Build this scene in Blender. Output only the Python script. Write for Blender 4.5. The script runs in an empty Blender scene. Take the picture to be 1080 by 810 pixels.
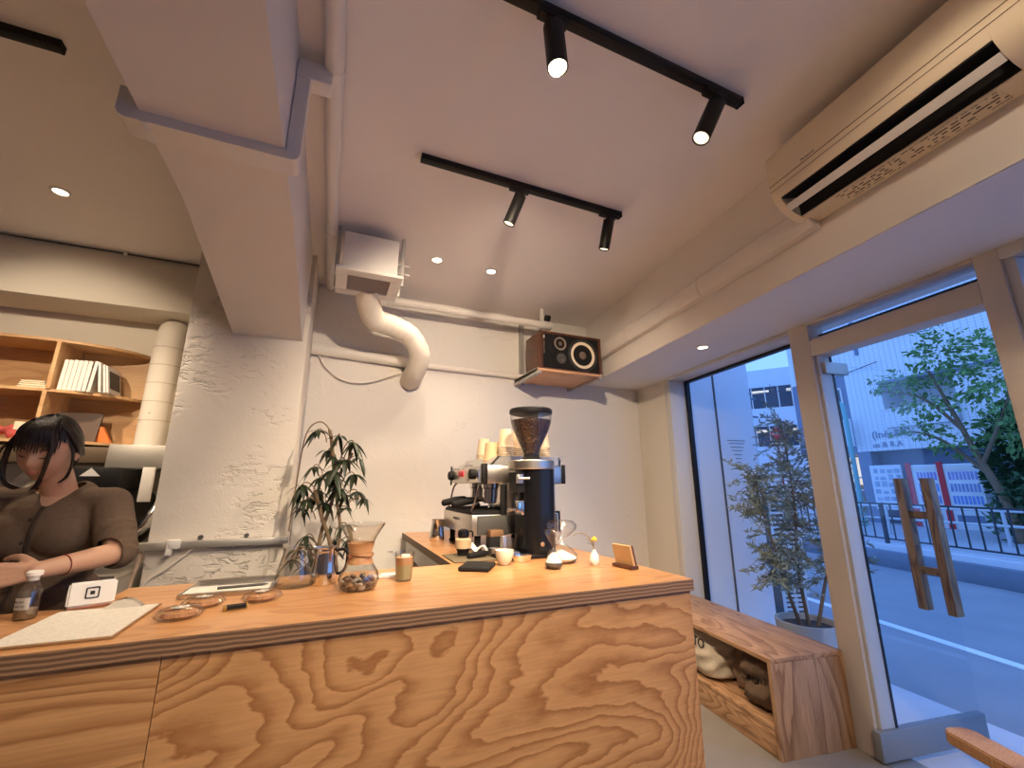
import bpy, bmesh, math, random
from mathutils import Vector, Matrix, Euler
random.seed(7)
PI = math.pi
def R(d): return math.radians(d)
scene = bpy.context.scene
COL = scene.collection

# ---------------------------------------------------------------- camera, world, exposure
cam_d = bpy.data.cameras.new('camera'); cam = bpy.data.objects.new('camera', cam_d); COL.objects.link(cam)
cam_d.sensor_width = 36.0; cam_d.lens = 36.0*447/1080; cam_d.clip_start = 0.05; cam_d.clip_end = 300
cam.location = (0, 0, 1.30); cam.rotation_euler = (R(90+13.34), 0, R(-23.0))
scene.camera = cam
scene.view_settings.view_transform = 'Standard'; scene.view_settings.look = 'None'
scene.view_settings.gamma = 1.0; scene.view_settings.use_curve_mapping = False
scene.view_settings.exposure = 0.0

world = bpy.data.worlds.new('dusk_sky'); scene.world = world; world.use_nodes = True
wt = world.node_tree; wt.nodes.clear()
wo = wt.nodes.new('ShaderNodeOutputWorld'); wb = wt.nodes.new('ShaderNodeBackground')
wg = wt.nodes.new('ShaderNodeTexCoord'); wsx = wt.nodes.new('ShaderNodeSeparateXYZ'); wr = wt.nodes.new('ShaderNodeValToRGB')
wt.links.new(wg.outputs['Generated'], wsx.inputs[0]); wt.links.new(wsx.outputs['Z'], wr.inputs[0])
wr.color_ramp.elements[0].color = (0.20, 0.42, 1.0, 1); wr.color_ramp.elements[1].color = (0.16, 0.37, 1.0, 1)
wt.links.new(wr.outputs[0], wb.inputs['Color']); wb.inputs['Strength'].default_value = 1.9
wt.links.new(wb.outputs[0], wo.inputs[0])

WARM = (1.0, 0.80, 0.58)
def spot(name, loc, target, watts, angle=70, blend=0.6, size=0.03, color=WARM):
    d = bpy.data.lights.new(name, 'SPOT'); d.energy = watts; d.spot_size = R(angle); d.spot_blend = blend
    d.shadow_soft_size = size; d.color = color
    o = bpy.data.objects.new(name, d); COL.objects.link(o); o.location = loc
    o.rotation_euler = (Vector(target)-Vector(loc)).to_track_quat('-Z', 'Y').to_euler()
    return o
K_TRACK = 60; K_DOWN = 30; K_FILL = 108

# ---------------------------------------------------------------- helpers
def bm_(): return bmesh.new()
def _xf(bm, vs, M):
    if M is not None: bmesh.ops.transform(bm, matrix=M, verts=vs)
def box(bm, a, b, bev=0.0, seg=2, M=None, mi=0):
    r = bmesh.ops.create_cube(bm, size=1.0); vs = r['verts']
    s = [b[i]-a[i] for i in range(3)]; c = [(a[i]+b[i])/2 for i in range(3)]
    for v in vs: v.co = Vector((v.co.x*s[0]+c[0], v.co.y*s[1]+c[1], v.co.z*s[2]+c[2]))
    if bev > 0:
        es = list({e for v in vs for e in v.link_edges})
        r2 = bmesh.ops.bevel(bm, geom=es, offset=min(bev, 0.49*min(abs(x) for x in s)), segments=seg, affect='EDGES', profile=0.5)
        vs = list({v for f in r2['faces'] for v in f.verts} | {v for v in vs if v.is_valid})
    fs = {f for v in vs if v.is_valid for f in v.link_faces}
    for f in fs: f.material_index = mi
    _xf(bm, [v for v in vs if v.is_valid], M)
    return list(fs)
def frame_from(d):
    d = Vector(d).normalized(); a = Vector((0,0,1)) if abs(d.z) < 0.95 else Vector((1,0,0))
    u = d.cross(a).normalized(); w = d.cross(u).normalized()
    return u, w
def tube(bm, pts, r, seg=10, caps=True, mi=0):
    pts = [Vector(p) for p in pts]; n = len(pts)
    rs = r if isinstance(r, (list, tuple)) else [r]*n
    rings = []; u = None
    for i, p in enumerate(pts):
        d = (pts[min(i+1, n-1)]-pts[max(i-1, 0)])
        if d.length < 1e-9: d = Vector((0,0,1))
        d.normalize()
        if u is None: u, w = frame_from(d)
        else:
            u = (u-d*u.dot(d)); 
            if u.length < 1e-6: u, w = frame_from(d)
            u.normalize()
        w = d.cross(u)
        rings.append([bm.verts.new(p+(u*math.cos(2*PI*k/seg)+w*math.sin(2*PI*k/seg))*rs[i]) for k in range(seg)])
    fs = []
    for a, b in zip(rings[:-1], rings[1:]):
        for k in range(seg):
            fs.append(bm.faces.new((a[k], a[(k+1)%seg], b[(k+1)%seg], b[k])))
    if caps:
        fs.append(bm.faces.new(rings[0][::-1])); fs.append(bm.faces.new(rings[-1]))
    for f in fs: f.material_index = mi
def cyl(bm, p0, p1, r0, r1=None, seg=24, mi=0):
    tube(bm, [p0, p1], [r0, r0 if r1 is None else r1], seg, True, mi)
def lathe(bm, prof, c=(0,0,0), seg=32, M=None, mi=0, caps=True):
    rings = []; vs = []
    for r, z in prof:
        if r < 1e-6: ring = [bm.verts.new((c[0], c[1], c[2]+z))]
        else: ring = [bm.verts.new((c[0]+r*math.cos(2*PI*k/seg), c[1]+r*math.sin(2*PI*k/seg), c[2]+z)) for k in range(seg)]
        rings.append(ring); vs += ring
    for a, b in zip(rings[:-1], rings[1:]):
        for k in range(seg):
            q = []
            for v in (a[k%len(a)], a[(k+1)%len(a)], b[(k+1)%len(b)], b[k%len(b)]):
                if v not in q: q.append(v)
            if len(q) >= 3:
                f = bm.faces.new(q); f.material_index = mi
    if caps:
        if len(rings[0]) > 1: bm.faces.new(rings[0][::-1]).material_index = mi
        if len(rings[-1]) > 1: bm.faces.new(rings[-1]).material_index = mi
    _xf(bm, vs, M)
def lathe_dir(bm, prof, origin, d, seg=28, mi=0, caps=True):
    M_ = Matrix.Translation(origin) @ Vector(d).to_track_quat('Z', 'Y').to_matrix().to_4x4()
    lathe(bm, prof, (0, 0, 0), seg, M_, mi, caps)
def prism(bm, pts, h0, h1, axis='z', mi=0, side_mi=None, M=None):
    def P(p, h): return {'z': (p[0], p[1], h), 'y': (p[0], h, p[1]), 'x': (h, p[0], p[1])}[axis]
    a = [bm.verts.new(P(p, h0)) for p in pts]; b = [bm.verts.new(P(p, h1)) for p in pts]
    n = len(pts); sm = mi if side_mi is None else side_mi
    bm.faces.new(a[::-1]).material_index = mi; bm.faces.new(b).material_index = mi
    for k in range(n): bm.faces.new((a[k], a[(k+1)%n], b[(k+1)%n], b[k])).material_index = sm
    _xf(bm, a+b, M)
def ell(bm, c, rad, rot=None, seg=20, rings=12, mi=0):
    r = bmesh.ops.create_uvsphere(bm, u_segments=seg, v_segments=rings, radius=1.0)
    M = Matrix.Translation(c) @ (rot.to_matrix().to_4x4() if rot is not None else Matrix.Identity(4)) @ Matrix.Diagonal((rad[0], rad[1], rad[2], 1))
    bmesh.ops.transform(bm, matrix=M, verts=r['verts'])
    for f in {f for v in r['verts'] for f in v.link_faces}: f.material_index = mi
def bez(p0, p1, p2, p3, n=12):
    p0, p1, p2, p3 = map(Vector, (p0, p1, p2, p3)); o = []
    for i in range(n+1):
        t = i/n; o.append(p0*(1-t)**3+p1*3*t*(1-t)**2+p2*3*t*t*(1-t)+p3*t**3)
    return o
def smooth_path(pts, n=6):
    P = [Vector(p) for p in pts]; P = [P[0]*2-P[1]]+P+[P[-1]*2-P[-2]]; o = []
    for i in range(1, len(P)-2):
        for k in range(n):
            t = k/n; a, b, c, d = P[i-1], P[i], P[i+1], P[i+2]
            o.append(0.5*((2*b)+(c-a)*t+(2*a-5*b+4*c-d)*t*t+(3*b-a-3*c+d)*t**3))
    o.append(P[-2]); return o
def obj(name, bm, mats, parent=None, loc=(0,0,0), rz=0, sharp=35, recalc=True):
    if recalc: bmesh.ops.recalc_face_normals(bm, faces=bm.faces[:])
    for f in bm.faces: f.smooth = True
    lim = R(sharp)
    for e in bm.edges:
        if len(e.link_faces) == 2 and e.calc_face_angle(0) > lim: e.smooth = False
    me = bpy.data.meshes.new(name); bm.to_mesh(me); bm.free()
    for m in (mats if isinstance(mats, (list, tuple)) else [mats]): me.materials.append(m)
    o = bpy.data.objects.new(name, me); COL.objects.link(o); o.location = loc; o.rotation_euler = (0,0,rz)
    if parent is not None: o.parent = parent
    return o
def tag(o, label=None, cat=None, group=None, kind=None):
    if label: o['label'] = label
    if cat: o['category'] = cat
    if group: o['group'] = group
    if kind: o['kind'] = kind
    return o
def thing(name, label, cat, loc=(0,0,0), rz=0, group=None):
    o = bpy.data.objects.new(name, None); COL.objects.link(o); o.empty_display_size = 0.05
    o.location = loc; o.rotation_euler = (0,0,rz)
    return tag(o, label, cat, group)
def struct(name, bm, m, label=None, cat=None, loc=(0,0,0), rz=0, parent=None, sharp=35):
    o = obj(name, bm, m, parent, loc, rz, sharp)
    if parent is None:
        tag(o, label or name.replace('_', ' '), cat or name.split('_')[0], kind='structure')
    return o
def dup(root, loc, rz=None, label=None, group=None):
    r = root.copy(); COL.objects.link(r); r.location = loc
    if rz is not None: r.rotation_euler = (0,0,rz)
    if label: r['label'] = label
    if group: r['group'] = group
    for ch in list(root.children):
        c = ch.copy(); COL.objects.link(c); c.parent = r
        for g in ch.children:
            d = g.copy(); COL.objects.link(d); d.parent = c
    return r
def text(name, s, size, m, parent=None, loc=(0,0,0), rot=(0,0,0), ext=0.0006, align='CENTER', sx=1.0):
    cu = bpy.data.curves.new(name, 'FONT'); cu.body = s; cu.size = size; cu.extrude = ext
    cu.align_x = align; cu.align_y = 'CENTER'
    t = bpy.data.objects.new(name+'_tmp', cu); COL.objects.link(t)
    dg = bpy.context.evaluated_depsgraph_get()
    me = bpy.data.meshes.new_from_object(t.evaluated_get(dg)); me.name = name
    bpy.data.objects.remove(t)
    me.materials.clear(); me.materials.append(m)
    o = bpy.data.objects.new(name, me); COL.objects.link(o); o.location = loc; o.rotation_euler = rot; o.scale = (sx,1,1)
    if parent is not None: o.parent = parent
    return o
def remesh(bm, voxel, smooth=4, name='tmp'):
    """fuse overlapping closed shapes into one continuous skin; returns a bmesh"""
    me = bpy.data.meshes.new(name); bm.to_mesh(me); bm.free()
    t = bpy.data.objects.new(name, me); COL.objects.link(t)
    md = t.modifiers.new('r', 'REMESH'); md.mode = 'VOXEL'; md.voxel_size = voxel
    if smooth:
        ms = t.modifiers.new('s', 'SMOOTH'); ms.iterations = smooth; ms.factor = 0.5
    dg = bpy.context.evaluated_depsgraph_get()
    m2 = bpy.data.meshes.new_from_object(t.evaluated_get(dg))
    bpy.data.objects.remove(t)
    b = bmesh.new(); b.from_mesh(m2); bpy.data.meshes.remove(m2)
    return b
def capsule(bm, a, b, r0, r1, seg=16):
    a, b = Vector(a), Vector(b); d = (b-a); L = d.length
    if L < 1e-6: ell(bm, a, (r0,)*3, None, seg, 8); return
    d.normalize(); pts = []; rs = []
    for i in range(6):
        t = PI/2*(i/6); pts.append(a-d*r0*math.cos(t)); rs.append(max(r0*math.sin(t), 1e-4))
    for i in range(5):
        pts.append(a+d*L*i/4); rs.append(r0+(r1-r0)*i/4)
    for i in range(1, 7):
        t = PI/2*(i/6); pts.append(b+d*r1*math.sin(t)); rs.append(max(r1*math.cos(t), 1e-4))
    tube(bm, pts, rs, seg)

# ---------------------------------------------------------------- materials
def mat(name, color, rough=0.5, metal=0.0, bump=0.0, bscale=40, var=0.0, vscale=3, spec=0.5, coat=0.0, trans=0.0, emit=None, estr=0.0, bdist=0.01, alpha=1.0, stretch=None):
    m = bpy.data.materials.new(name); m.use_nodes = True
    nt = m.node_tree; p = nt.nodes['Principled BSDF']
    p.inputs['Base Color'].default_value = (*color, 1); p.inputs['Roughness'].default_value = rough
    p.inputs['Metallic'].default_value = metal; p.inputs['Specular IOR Level'].default_value = spec
    p.inputs['Coat Weight'].default_value = coat; p.inputs['Transmission Weight'].default_value = trans
    p.inputs['Alpha'].default_value = alpha
    if emit: p.inputs['Emission Color'].default_value = (*emit, 1); p.inputs['Emission Strength'].default_value = estr
    tc = None
    if bump or var:
        tc = nt.nodes.new('ShaderNodeTexCoord'); src = tc.outputs['Object']
        if stretch:
            mp = nt.nodes.new('ShaderNodeMapping'); mp.inputs['Scale'].default_value = stretch
            nt.links.new(src, mp.inputs[0]); src = mp.outputs[0]
    if var:
        n = nt.nodes.new('ShaderNodeTexNoise'); n.inputs['Scale'].default_value = vscale; n.inputs['Detail'].default_value = 5
        nt.links.new(src, n.inputs['Vector'])
        mx = nt.nodes.new('ShaderNodeMix'); mx.data_type = 'RGBA'
        mx.inputs[6].default_value = (*[c*(1-var) for c in color], 1); mx.inputs[7].default_value = (*[min(1, c*(1+var)) for c in color], 1)
        nt.links.new(n.outputs['Fac'], mx.inputs[0]); nt.links.new(mx.outputs[2], p.inputs['Base Color'])
    if bump:
        n = nt.nodes.new('ShaderNodeTexNoise'); n.inputs['Scale'].default_value = bscale; n.inputs['Detail'].default_value = 6
        nt.links.new(src, n.inputs['Vector'])
        b = nt.nodes.new('ShaderNodeBump'); b.inputs['Strength'].default_value = bump; b.inputs['Distance'].default_value = bdist
        nt.links.new(n.outputs['Fac'], b.inputs['Height']); nt.links.new(b.outputs[0], p.inputs['Normal'])
    return m
def plaster(name, color, patch=0.5, rough=0.9, low=None):
    """painted render over concrete: soft trowel unevenness and patches of pitted, flaked surface"""
    m = bpy.data.materials.new(name); m.use_nodes = True; nt = m.node_tree; p = nt.nodes['Principled BSDF']
    p.inputs['Roughness'].default_value = rough; p.inputs['Specular IOR Level'].default_value = 0.25
    tc = nt.nodes.new('ShaderNodeTexCoord')
    def noise(s, d, dist=0.0, st=None):
        n = nt.nodes.new('ShaderNodeTexNoise'); n.inputs['Scale'].default_value = s; n.inputs['Detail'].default_value = d; n.inputs['Distortion'].default_value = dist
        src = tc.outputs['Object']
        if st:
            mp = nt.nodes.new('ShaderNodeMapping'); mp.inputs['Scale'].default_value = st
            nt.links.new(src, mp.inputs[0]); src = mp.outputs[0]
        nt.links.new(src, n.inputs['Vector']); return n.outputs['Fac']
    def math_(op, a, b):
        k = nt.nodes.new('ShaderNodeMath'); k.operation = op
        for i, v in enumerate((a, b)):
            if isinstance(v, (int, float)): k.inputs[i].default_value = v
            else: nt.links.new(v, k.inputs[i])
        return k.outputs[0]
    def ramp(v, a, b):
        k = nt.nodes.new('ShaderNodeMapRange'); k.inputs[1].default_value = a; k.inputs[2].default_value = b
        nt.links.new(v, k.inputs[0]); return k.outputs[0]
    big = noise(1.3, 3); zn = noise(1.7, 4, 0.5)
    if low is not None:                                               # more wear towards the foot of the wall
        sp = nt.nodes.new('ShaderNodeSeparateXYZ'); nt.links.new(tc.outputs['Object'], sp.inputs[0])
        zn = math_('ADD', zn, math_('MULTIPLY', math_('MAXIMUM', math_('SUBTRACT', low, sp.outputs['Z']), 0.0), 0.15))
    zone = ramp(zn, 0.66-0.16*patch, 0.74-0.16*patch)
    flakes = ramp(noise(16, 6, 0.8, (1, 1, 2.2)), 0.50, 0.60)
    pits = math_('MULTIPLY', flakes, zone); trowel = noise(6, 3, 0.6)
    h = math_('ADD', math_('MULTIPLY', trowel, 0.22), math_('MULTIPLY', pits, -0.8*patch))
    h = math_('ADD', h, math_('MULTIPLY', noise(90, 3), 0.06))
    b = nt.nodes.new('ShaderNodeBump'); b.inputs['Strength'].default_value = 0.75; b.inputs['Distance'].default_value = 0.026
    nt.links.new(h, b.inputs['Height']); nt.links.new(b.outputs[0], p.inputs['Normal'])
    mx = nt.nodes.new('ShaderNodeMix'); mx.data_type = 'RGBA'
    mx.inputs[6].default_value = (*[c*0.94 for c in color], 1); mx.inputs[7].default_value = (*[min(1, c*1.04) for c in color], 1)
    nt.links.new(big, mx.inputs[0])
    nt.links.new(mx.outputs[2], p.inputs['Base Color'])
    return m
def wood(name, light, dark, scale=(0.8, 2.5, 2.5), rings=9.0, rough=0.45, coat=0.0, fine=0.25, sharpness=0.75, warp=0.9, seed=0.0, jag=0.35):
    """rotary-cut veneer: growth rings as contour lines of a stretched noise field"""
    m = bpy.data.materials.new(name); m.use_nodes = True; nt = m.node_tree; p = nt.nodes['Principled BSDF']
    p.inputs['Roughness'].default_value = rough; p.inputs['Coat Weight'].default_value = coat; p.inputs['Coat Roughness'].default_value = 0.25
    tc = nt.nodes.new('ShaderNodeTexCoord'); mp = nt.nodes.new('ShaderNodeMapping'); mp.inputs['Scale'].default_value = scale; mp.inputs['Location'].default_value = (seed, seed*0.7, seed*1.3)
    nt.links.new(tc.outputs['Object'], mp.inputs[0])
    n = nt.nodes.new('ShaderNodeTexNoise'); n.inputs['Scale'].default_value = 1.0; n.inputs['Detail'].default_value = 2.2; n.inputs['Roughness'].default_value = 0.42; n.inputs['Distortion'].default_value = warp
    nt.links.new(mp.outputs[0], n.inputs['Vector'])
    k = nt.nodes.new('ShaderNodeMath'); k.operation = 'MULTIPLY'; k.inputs[1].default_value = rings; nt.links.new(n.outputs['Fac'], k.inputs[0])
    n3 = nt.nodes.new('ShaderNodeTexNoise'); n3.inputs['Scale'].default_value = 11; n3.inputs['Detail'].default_value = 5
    nt.links.new(mp.outputs[0], n3.inputs['Vector'])
    k3 = nt.nodes.new('ShaderNodeMath'); k3.operation = 'MULTIPLY'; k3.inputs[1].default_value = jag; nt.links.new(n3.outputs['Fac'], k3.inputs[0])
    ka = nt.nodes.new('ShaderNodeMath'); ka.operation = 'ADD'; nt.links.new(k.outputs[0], ka.inputs[0]); nt.links.new(k3.outputs[0], ka.inputs[1])
    fr = nt.nodes.new('ShaderNodeMath'); fr.operation = 'FRACT'; nt.links.new(ka.outputs[0], fr.inputs[0])
    rp = nt.nodes.new('ShaderNodeValToRGB'); e = rp.color_ramp.elements
    e[0].position = 0.0; e[0].color = (*light, 1); e[1].position = 1.0; e[1].color = (*light, 1)
    a = e.new(sharpness-0.35); a.color = (*[l*0.75+d*0.25 for l, d in zip(light, dark)], 1)
    b = e.new(sharpness+0.08); b.color = (*dark, 1)
    c = e.new(min(0.97, sharpness+0.17)); c.color = (*[l*0.8+d*0.2 for l, d in zip(light, dark)], 1)
    nt.links.new(fr.outputs[0], rp.inputs[0])
    mp2 = nt.nodes.new('ShaderNodeMapping'); mp2.inputs['Scale'].default_value = tuple(s*(9 if s < max(scale) else 55) for s in scale)
    nt.links.new(tc.outputs['Object'], mp2.inputs[0])
    n2 = nt.nodes.new('ShaderNodeTexNoise'); n2.inputs['Scale'].default_value = 1.0; n2.inputs['Detail'].default_value = 3; nt.links.new(mp2.outputs[0], n2.inputs['Vector'])
    mr = nt.nodes.new('ShaderNodeMapRange'); mr.inputs[1].default_value = 0.3; mr.inputs[2].default_value = 0.7; mr.inputs[3].default_value = 1-fine; mr.inputs[4].default_value = 1+fine*0.4
    nt.links.new(n2.outputs['Fac'], mr.inputs[0])
    mx = nt.nodes.new('ShaderNodeMix'); mx.data_type = 'RGBA'; mx.blend_type = 'MULTIPLY'; mx.inputs[0].default_value = 1.0
    nt.links.new(rp.outputs[0], mx.inputs[6]); nt.links.new(mr.outputs[0], mx.inputs[7]); nt.links.new(mx.outputs[2], p.inputs['Base Color'])
    bp = nt.nodes.new('ShaderNodeBump'); bp.inputs['Strength'].default_value = 0.15; bp.inputs['Distance'].default_value = 0.002
    nt.links.new(n2.outputs['Fac'], bp.inputs['Height']); nt.links.new(bp.outputs[0], p.inputs['Normal'])
    return m
def layers(name, cols, per_m, rough=0.6):
    """plywood edge: alternating plies along Z"""
    m = bpy.data.materials.new(name); m.use_nodes = True; nt = m.node_tree; p = nt.nodes['Principled BSDF']; p.inputs['Roughness'].default_value = rough
    tc = nt.nodes.new('ShaderNodeTexCoord'); sx = nt.nodes.new('ShaderNodeSeparateXYZ'); nt.links.new(tc.outputs['Object'], sx.inputs[0])
    k = nt.nodes.new('ShaderNodeMath'); k.operation = 'MULTIPLY'; k.inputs[1].default_value = per_m; nt.links.new(sx.outputs['Z'], k.inputs[0])
    n = nt.nodes.new('ShaderNodeTexNoise'); n.inputs['Scale'].default_value = 12; nt.links.new(tc.outputs['Object'], n.inputs['Vector'])
    k2 = nt.nodes.new('ShaderNodeMath'); k2.operation = 'MULTIPLY_ADD'; k2.inputs[1].default_value = 0.6; nt.links.new(n.outputs['Fac'], k2.inputs[0]); nt.links.new(k.outputs[0], k2.inputs[2])
    fr = nt.nodes.new('ShaderNodeMath'); fr.operation = 'FRACT'; nt.links.new(k2.outputs[0], fr.inputs[0])
    rp = nt.nodes.new('ShaderNodeValToRGB'); rp.color_ramp.interpolation = 'CONSTANT'; e = rp.color_ramp.elements
    e[0].color = (*cols[0], 1); e[1].position = 0.55; e[1].color = (*cols[1], 1); nt.links.new(fr.outputs[0], rp.inputs[0])
    mx = nt.nodes.new('ShaderNodeMix'); mx.data_type = 'RGBA'; mx.blend_type = 'MULTIPLY'; mx.inputs[0].default_value = 0.5
    n2 = nt.nodes.new('ShaderNodeTexNoise'); n2.inputs['Scale'].default_value = 60; n2.inputs['Detail'].default_value = 4; nt.links.new(tc.outputs['Object'], n2.inputs['Vector'])
    nt.links.new(rp.outputs[0], mx.inputs[6]); nt.links.new(n2.outputs['Color'], mx.inputs[7]); nt.links.new(rp.outputs[0], p.inputs['Base Color'])
    return m
def thin_glass(name, tint=(1, 1, 1), refl=0.06, rough=0.0, crinkle=0.0, edge=None):
    m = bpy.data.materials.new(name); m.use_nodes = True; nt = m.node_tree; nt.nodes.clear()
    o = nt.nodes.new('ShaderNodeOutputMaterial'); t = nt.nodes.new('ShaderNodeBsdfTransparent'); t.inputs[0].default_value = (*tint, 1)
    g = nt.nodes.new('ShaderNodeBsdfGlossy'); g.inputs['Roughness'].default_value = rough
    if crinkle:
        tcg = nt.nodes.new('ShaderNodeTexCoord'); ng = nt.nodes.new('ShaderNodeTexNoise'); ng.inputs['Scale'].default_value = 45; ng.inputs['Detail'].default_value = 3; nt.links.new(tcg.outputs['Object'], ng.inputs['Vector'])
        bg = nt.nodes.new('ShaderNodeBump'); bg.inputs['Strength'].default_value = crinkle; bg.inputs['Distance'].default_value = 0.02; nt.links.new(ng.outputs['Fac'], bg.inputs['Height']); nt.links.new(bg.outputs[0], g.inputs['Normal'])
    lw = nt.nodes.new('ShaderNodeLayerWeight'); lw.inputs['Blend'].default_value = 0.5
    pw = nt.nodes.new('ShaderNodeMath'); pw.operation = 'POWER'; pw.inputs[1].default_value = 4.0; nt.links.new(lw.outputs['Facing'], pw.inputs[0])
    k = nt.nodes.new('ShaderNodeMath'); k.operation = 'MULTIPLY_ADD'; k.inputs[1].default_value = 0.6; k.inputs[2].default_value = refl
    nt.links.new(pw.outputs[0], k.inputs[0])
    if edge is not None:                                                # thicker glass seen edge-on absorbs more
        em = nt.nodes.new('ShaderNodeMix'); em.data_type = 'RGBA'; em.inputs[6].default_value = (*tint, 1); em.inputs[7].default_value = (edge, edge, edge, 1)
        nt.links.new(pw.outputs[0], em.inputs[0]); nt.links.new(em.outputs[2], t.inputs[0])
    mx = nt.nodes.new('ShaderNodeMixShader'); nt.links.new(k.outputs[0], mx.inputs[0]); nt.links.new(t.outputs[0], mx.inputs[1]); nt.links.new(g.outputs[0], mx.inputs[2])
    nt.links.new(mx.outputs[0], o.inputs[0]); return m
def print_mat(name, paper, ink, lh, cw, fill=0.5, ax=('X', 'Y'), cover=0.42):
    """small print: rows of broken ink strokes"""
    m = bpy.data.materials.new(name); m.use_nodes = True; nt = m.node_tree; p = nt.nodes['Principled BSDF']; p.inputs['Roughness'].default_value = 0.75
    tc = nt.nodes.new('ShaderNodeTexCoord'); sp = nt.nodes.new('ShaderNodeSeparateXYZ'); nt.links.new(tc.outputs['Object'], sp.inputs[0])
    def op(o, a, b):
        k = nt.nodes.new('ShaderNodeMath'); k.operation = o
        for i, v in enumerate((a, b)):
            if isinstance(v, (int, float)): k.inputs[i].default_value = v
            else: nt.links.new(v, k.inputs[i])
        return k.outputs[0]
    row = op('DIVIDE', sp.outputs[ax[1]], lh); fr = op('FRACT', row, 0); on = op('LESS_THAN', fr, cover)
    cx = nt.nodes.new('ShaderNodeCombineXYZ'); nt.links.new(op('DIVIDE', sp.outputs[ax[0]], cw), cx.inputs[0]); nt.links.new(op('MULTIPLY', op('FLOOR', row, 0), 7.3), cx.inputs[1])
    n = nt.nodes.new('ShaderNodeTexNoise'); n.inputs['Scale'].default_value = 1.0; n.inputs['Detail'].default_value = 1; nt.links.new(cx.outputs[0], n.inputs['Vector'])
    mk = op('MULTIPLY', on, op('GREATER_THAN', n.outputs['Fac'], fill))
    mx = nt.nodes.new('ShaderNodeMix'); mx.data_type = 'RGBA'; mx.inputs[6].default_value = (*paper, 1); mx.inputs[7].default_value = (*ink, 1)
    nt.links.new(mk, mx.inputs[0]); nt.links.new(mx.outputs[2], p.inputs['Base Color']); return m
def grid_mat(name, base, line, sx, sz, lw=0.06, rough=0.6, axis='Y'):
    """tiles or courses with joints, in metres along the wall and up"""
    m = bpy.data.materials.new(name); m.use_nodes = True; nt = m.node_tree; p = nt.nodes['Principled BSDF']; p.inputs['Roughness'].default_value = rough
    tc = nt.nodes.new('ShaderNodeTexCoord'); sp = nt.nodes.new('ShaderNodeSeparateXYZ'); nt.links.new(tc.outputs['Object'], sp.inputs[0])
    outs = []
    for ch, s in ((axis, sx), ('Z', sz)):
        d = nt.nodes.new('ShaderNodeMath'); d.operation = 'DIVIDE'; d.inputs[1].default_value = s; nt.links.new(sp.outputs[ch], d.inputs[0])
        f = nt.nodes.new('ShaderNodeMath'); f.operation = 'FRACT'; nt.links.new(d.outputs[0], f.inputs[0])
        c = nt.nodes.new('ShaderNodeMath'); c.operation = 'LESS_THAN'; c.inputs[1].default_value = lw; nt.links.new(f.outputs[0], c.inputs[0]); outs.append(c.outputs[0])
    mxm = nt.nodes.new('ShaderNodeMath'); mxm.operation = 'MAXIMUM'; nt.links.new(outs[0], mxm.inputs[0]); nt.links.new(outs[1], mxm.inputs[1])
    mx = nt.nodes.new('ShaderNodeMix'); mx.data_type = 'RGBA'; mx.inputs[6].default_value = (*base, 1); mx.inputs[7].default_value = (*line, 1)
    nt.links.new(mxm.outputs[0], mx.inputs[0]); nt.links.new(mx.outputs[2], p.inputs['Base Color']); return m

M = {}
M['wall'] = plaster('plaster_back', (0.74, 0.70, 0.65), 0.35)
M['column'] = plaster('plaster_column', (0.75, 0.69, 0.61), 0.72, low=1.45)
M['paint'] = mat('painted_ceiling', (0.86, 0.80, 0.77), 0.9, bump=0.12, bscale=9, var=0.05, vscale=2, spec=0.2)
M['beam'] = mat('painted_beam', (0.76, 0.70, 0.65), 0.9, bump=0.15, bscale=14, var=0.04, vscale=4, spec=0.2)
M['soffit'] = mat('painted_soffit', (0.76, 0.74, 0.74), 0.85, bump=0.05, bscale=20, spec=0.2)
M['alcove'] = mat('alcove_paint', (0.72, 0.66, 0.56), 0.9, bump=0.12, bscale=12, var=0.04, spec=0.2)
M['frame'] = mat('frame_paint', (0.62, 0.55, 0.48), 0.5, var=0.03)
M['frame_grey'] = mat('frame_grey', (0.62, 0.60, 0.57), 0.5)
M['concrete'] = mat('concrete_floor', (0.25, 0.22, 0.19), 0.55, bump=0.1, bscale=25, var=0.22, vscale=4)
M['ply_front'] = wood('ply_front', (0.50, 0.262, 0.105), (0.29, 0.12, 0.036), (0.9, 1.6, 2.2), 32, 0.55, fine=0.14, sharpness=0.82, jag=1.2)
M['ply_top'] = wood('ply_top', (0.60, 0.31, 0.128), (0.46, 0.205, 0.07), (1.1, 3.6, 3.6), 10, 0.32, 0.25, fine=0.2)
M['ply_edge'] = layers('ply_edge', ((0.12, 0.062, 0.032), (0.27, 0.155, 0.085)), 88)
M['ply_shelf'] = wood('ply_shelf', (0.66, 0.41, 0.20), (0.55, 0.31, 0.14), (1.0, 3.0, 3.0), 5, 0.5, fine=0.15)
M['ply_speaker'] = wood('ply_speaker', (0.66, 0.37, 0.21), (0.55, 0.29, 0.15), (1.0, 4, 4), 5, 0.5, fine=0.15)
M['oak_bench'] = wood('oak_bench', (0.55, 0.32, 0.17), (0.30, 0.15, 0.07), (5.5, 1.1, 5.5), 10, 0.45, fine=0.35, sharpness=0.7)
M['oak_panel'] = wood('oak_panel', (0.50, 0.29, 0.15), (0.27, 0.13, 0.06), (5.0, 5.0, 0.9), 8, 0.5, fine=0.35, sharpness=0.7)
M['handle_wood'] = wood('handle_wood', (0.42, 0.26, 0.13), (0.16, 0.08, 0.04), (9, 9, 1.4), 7, 0.5, fine=0.3)
M['walnut'] = wood('walnut', (0.13, 0.045, 0.02), (0.06, 0.02, 0.01), (8, 8, 1.5), 7, 0.4, fine=0.3)
M['black'] = mat('black_metal', (0.008, 0.007, 0.007), 0.5, spec=0.3)
M['black_gloss'] = mat('black_gloss', (0.007, 0.007, 0.009), 0.25, spec=0.35)
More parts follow.
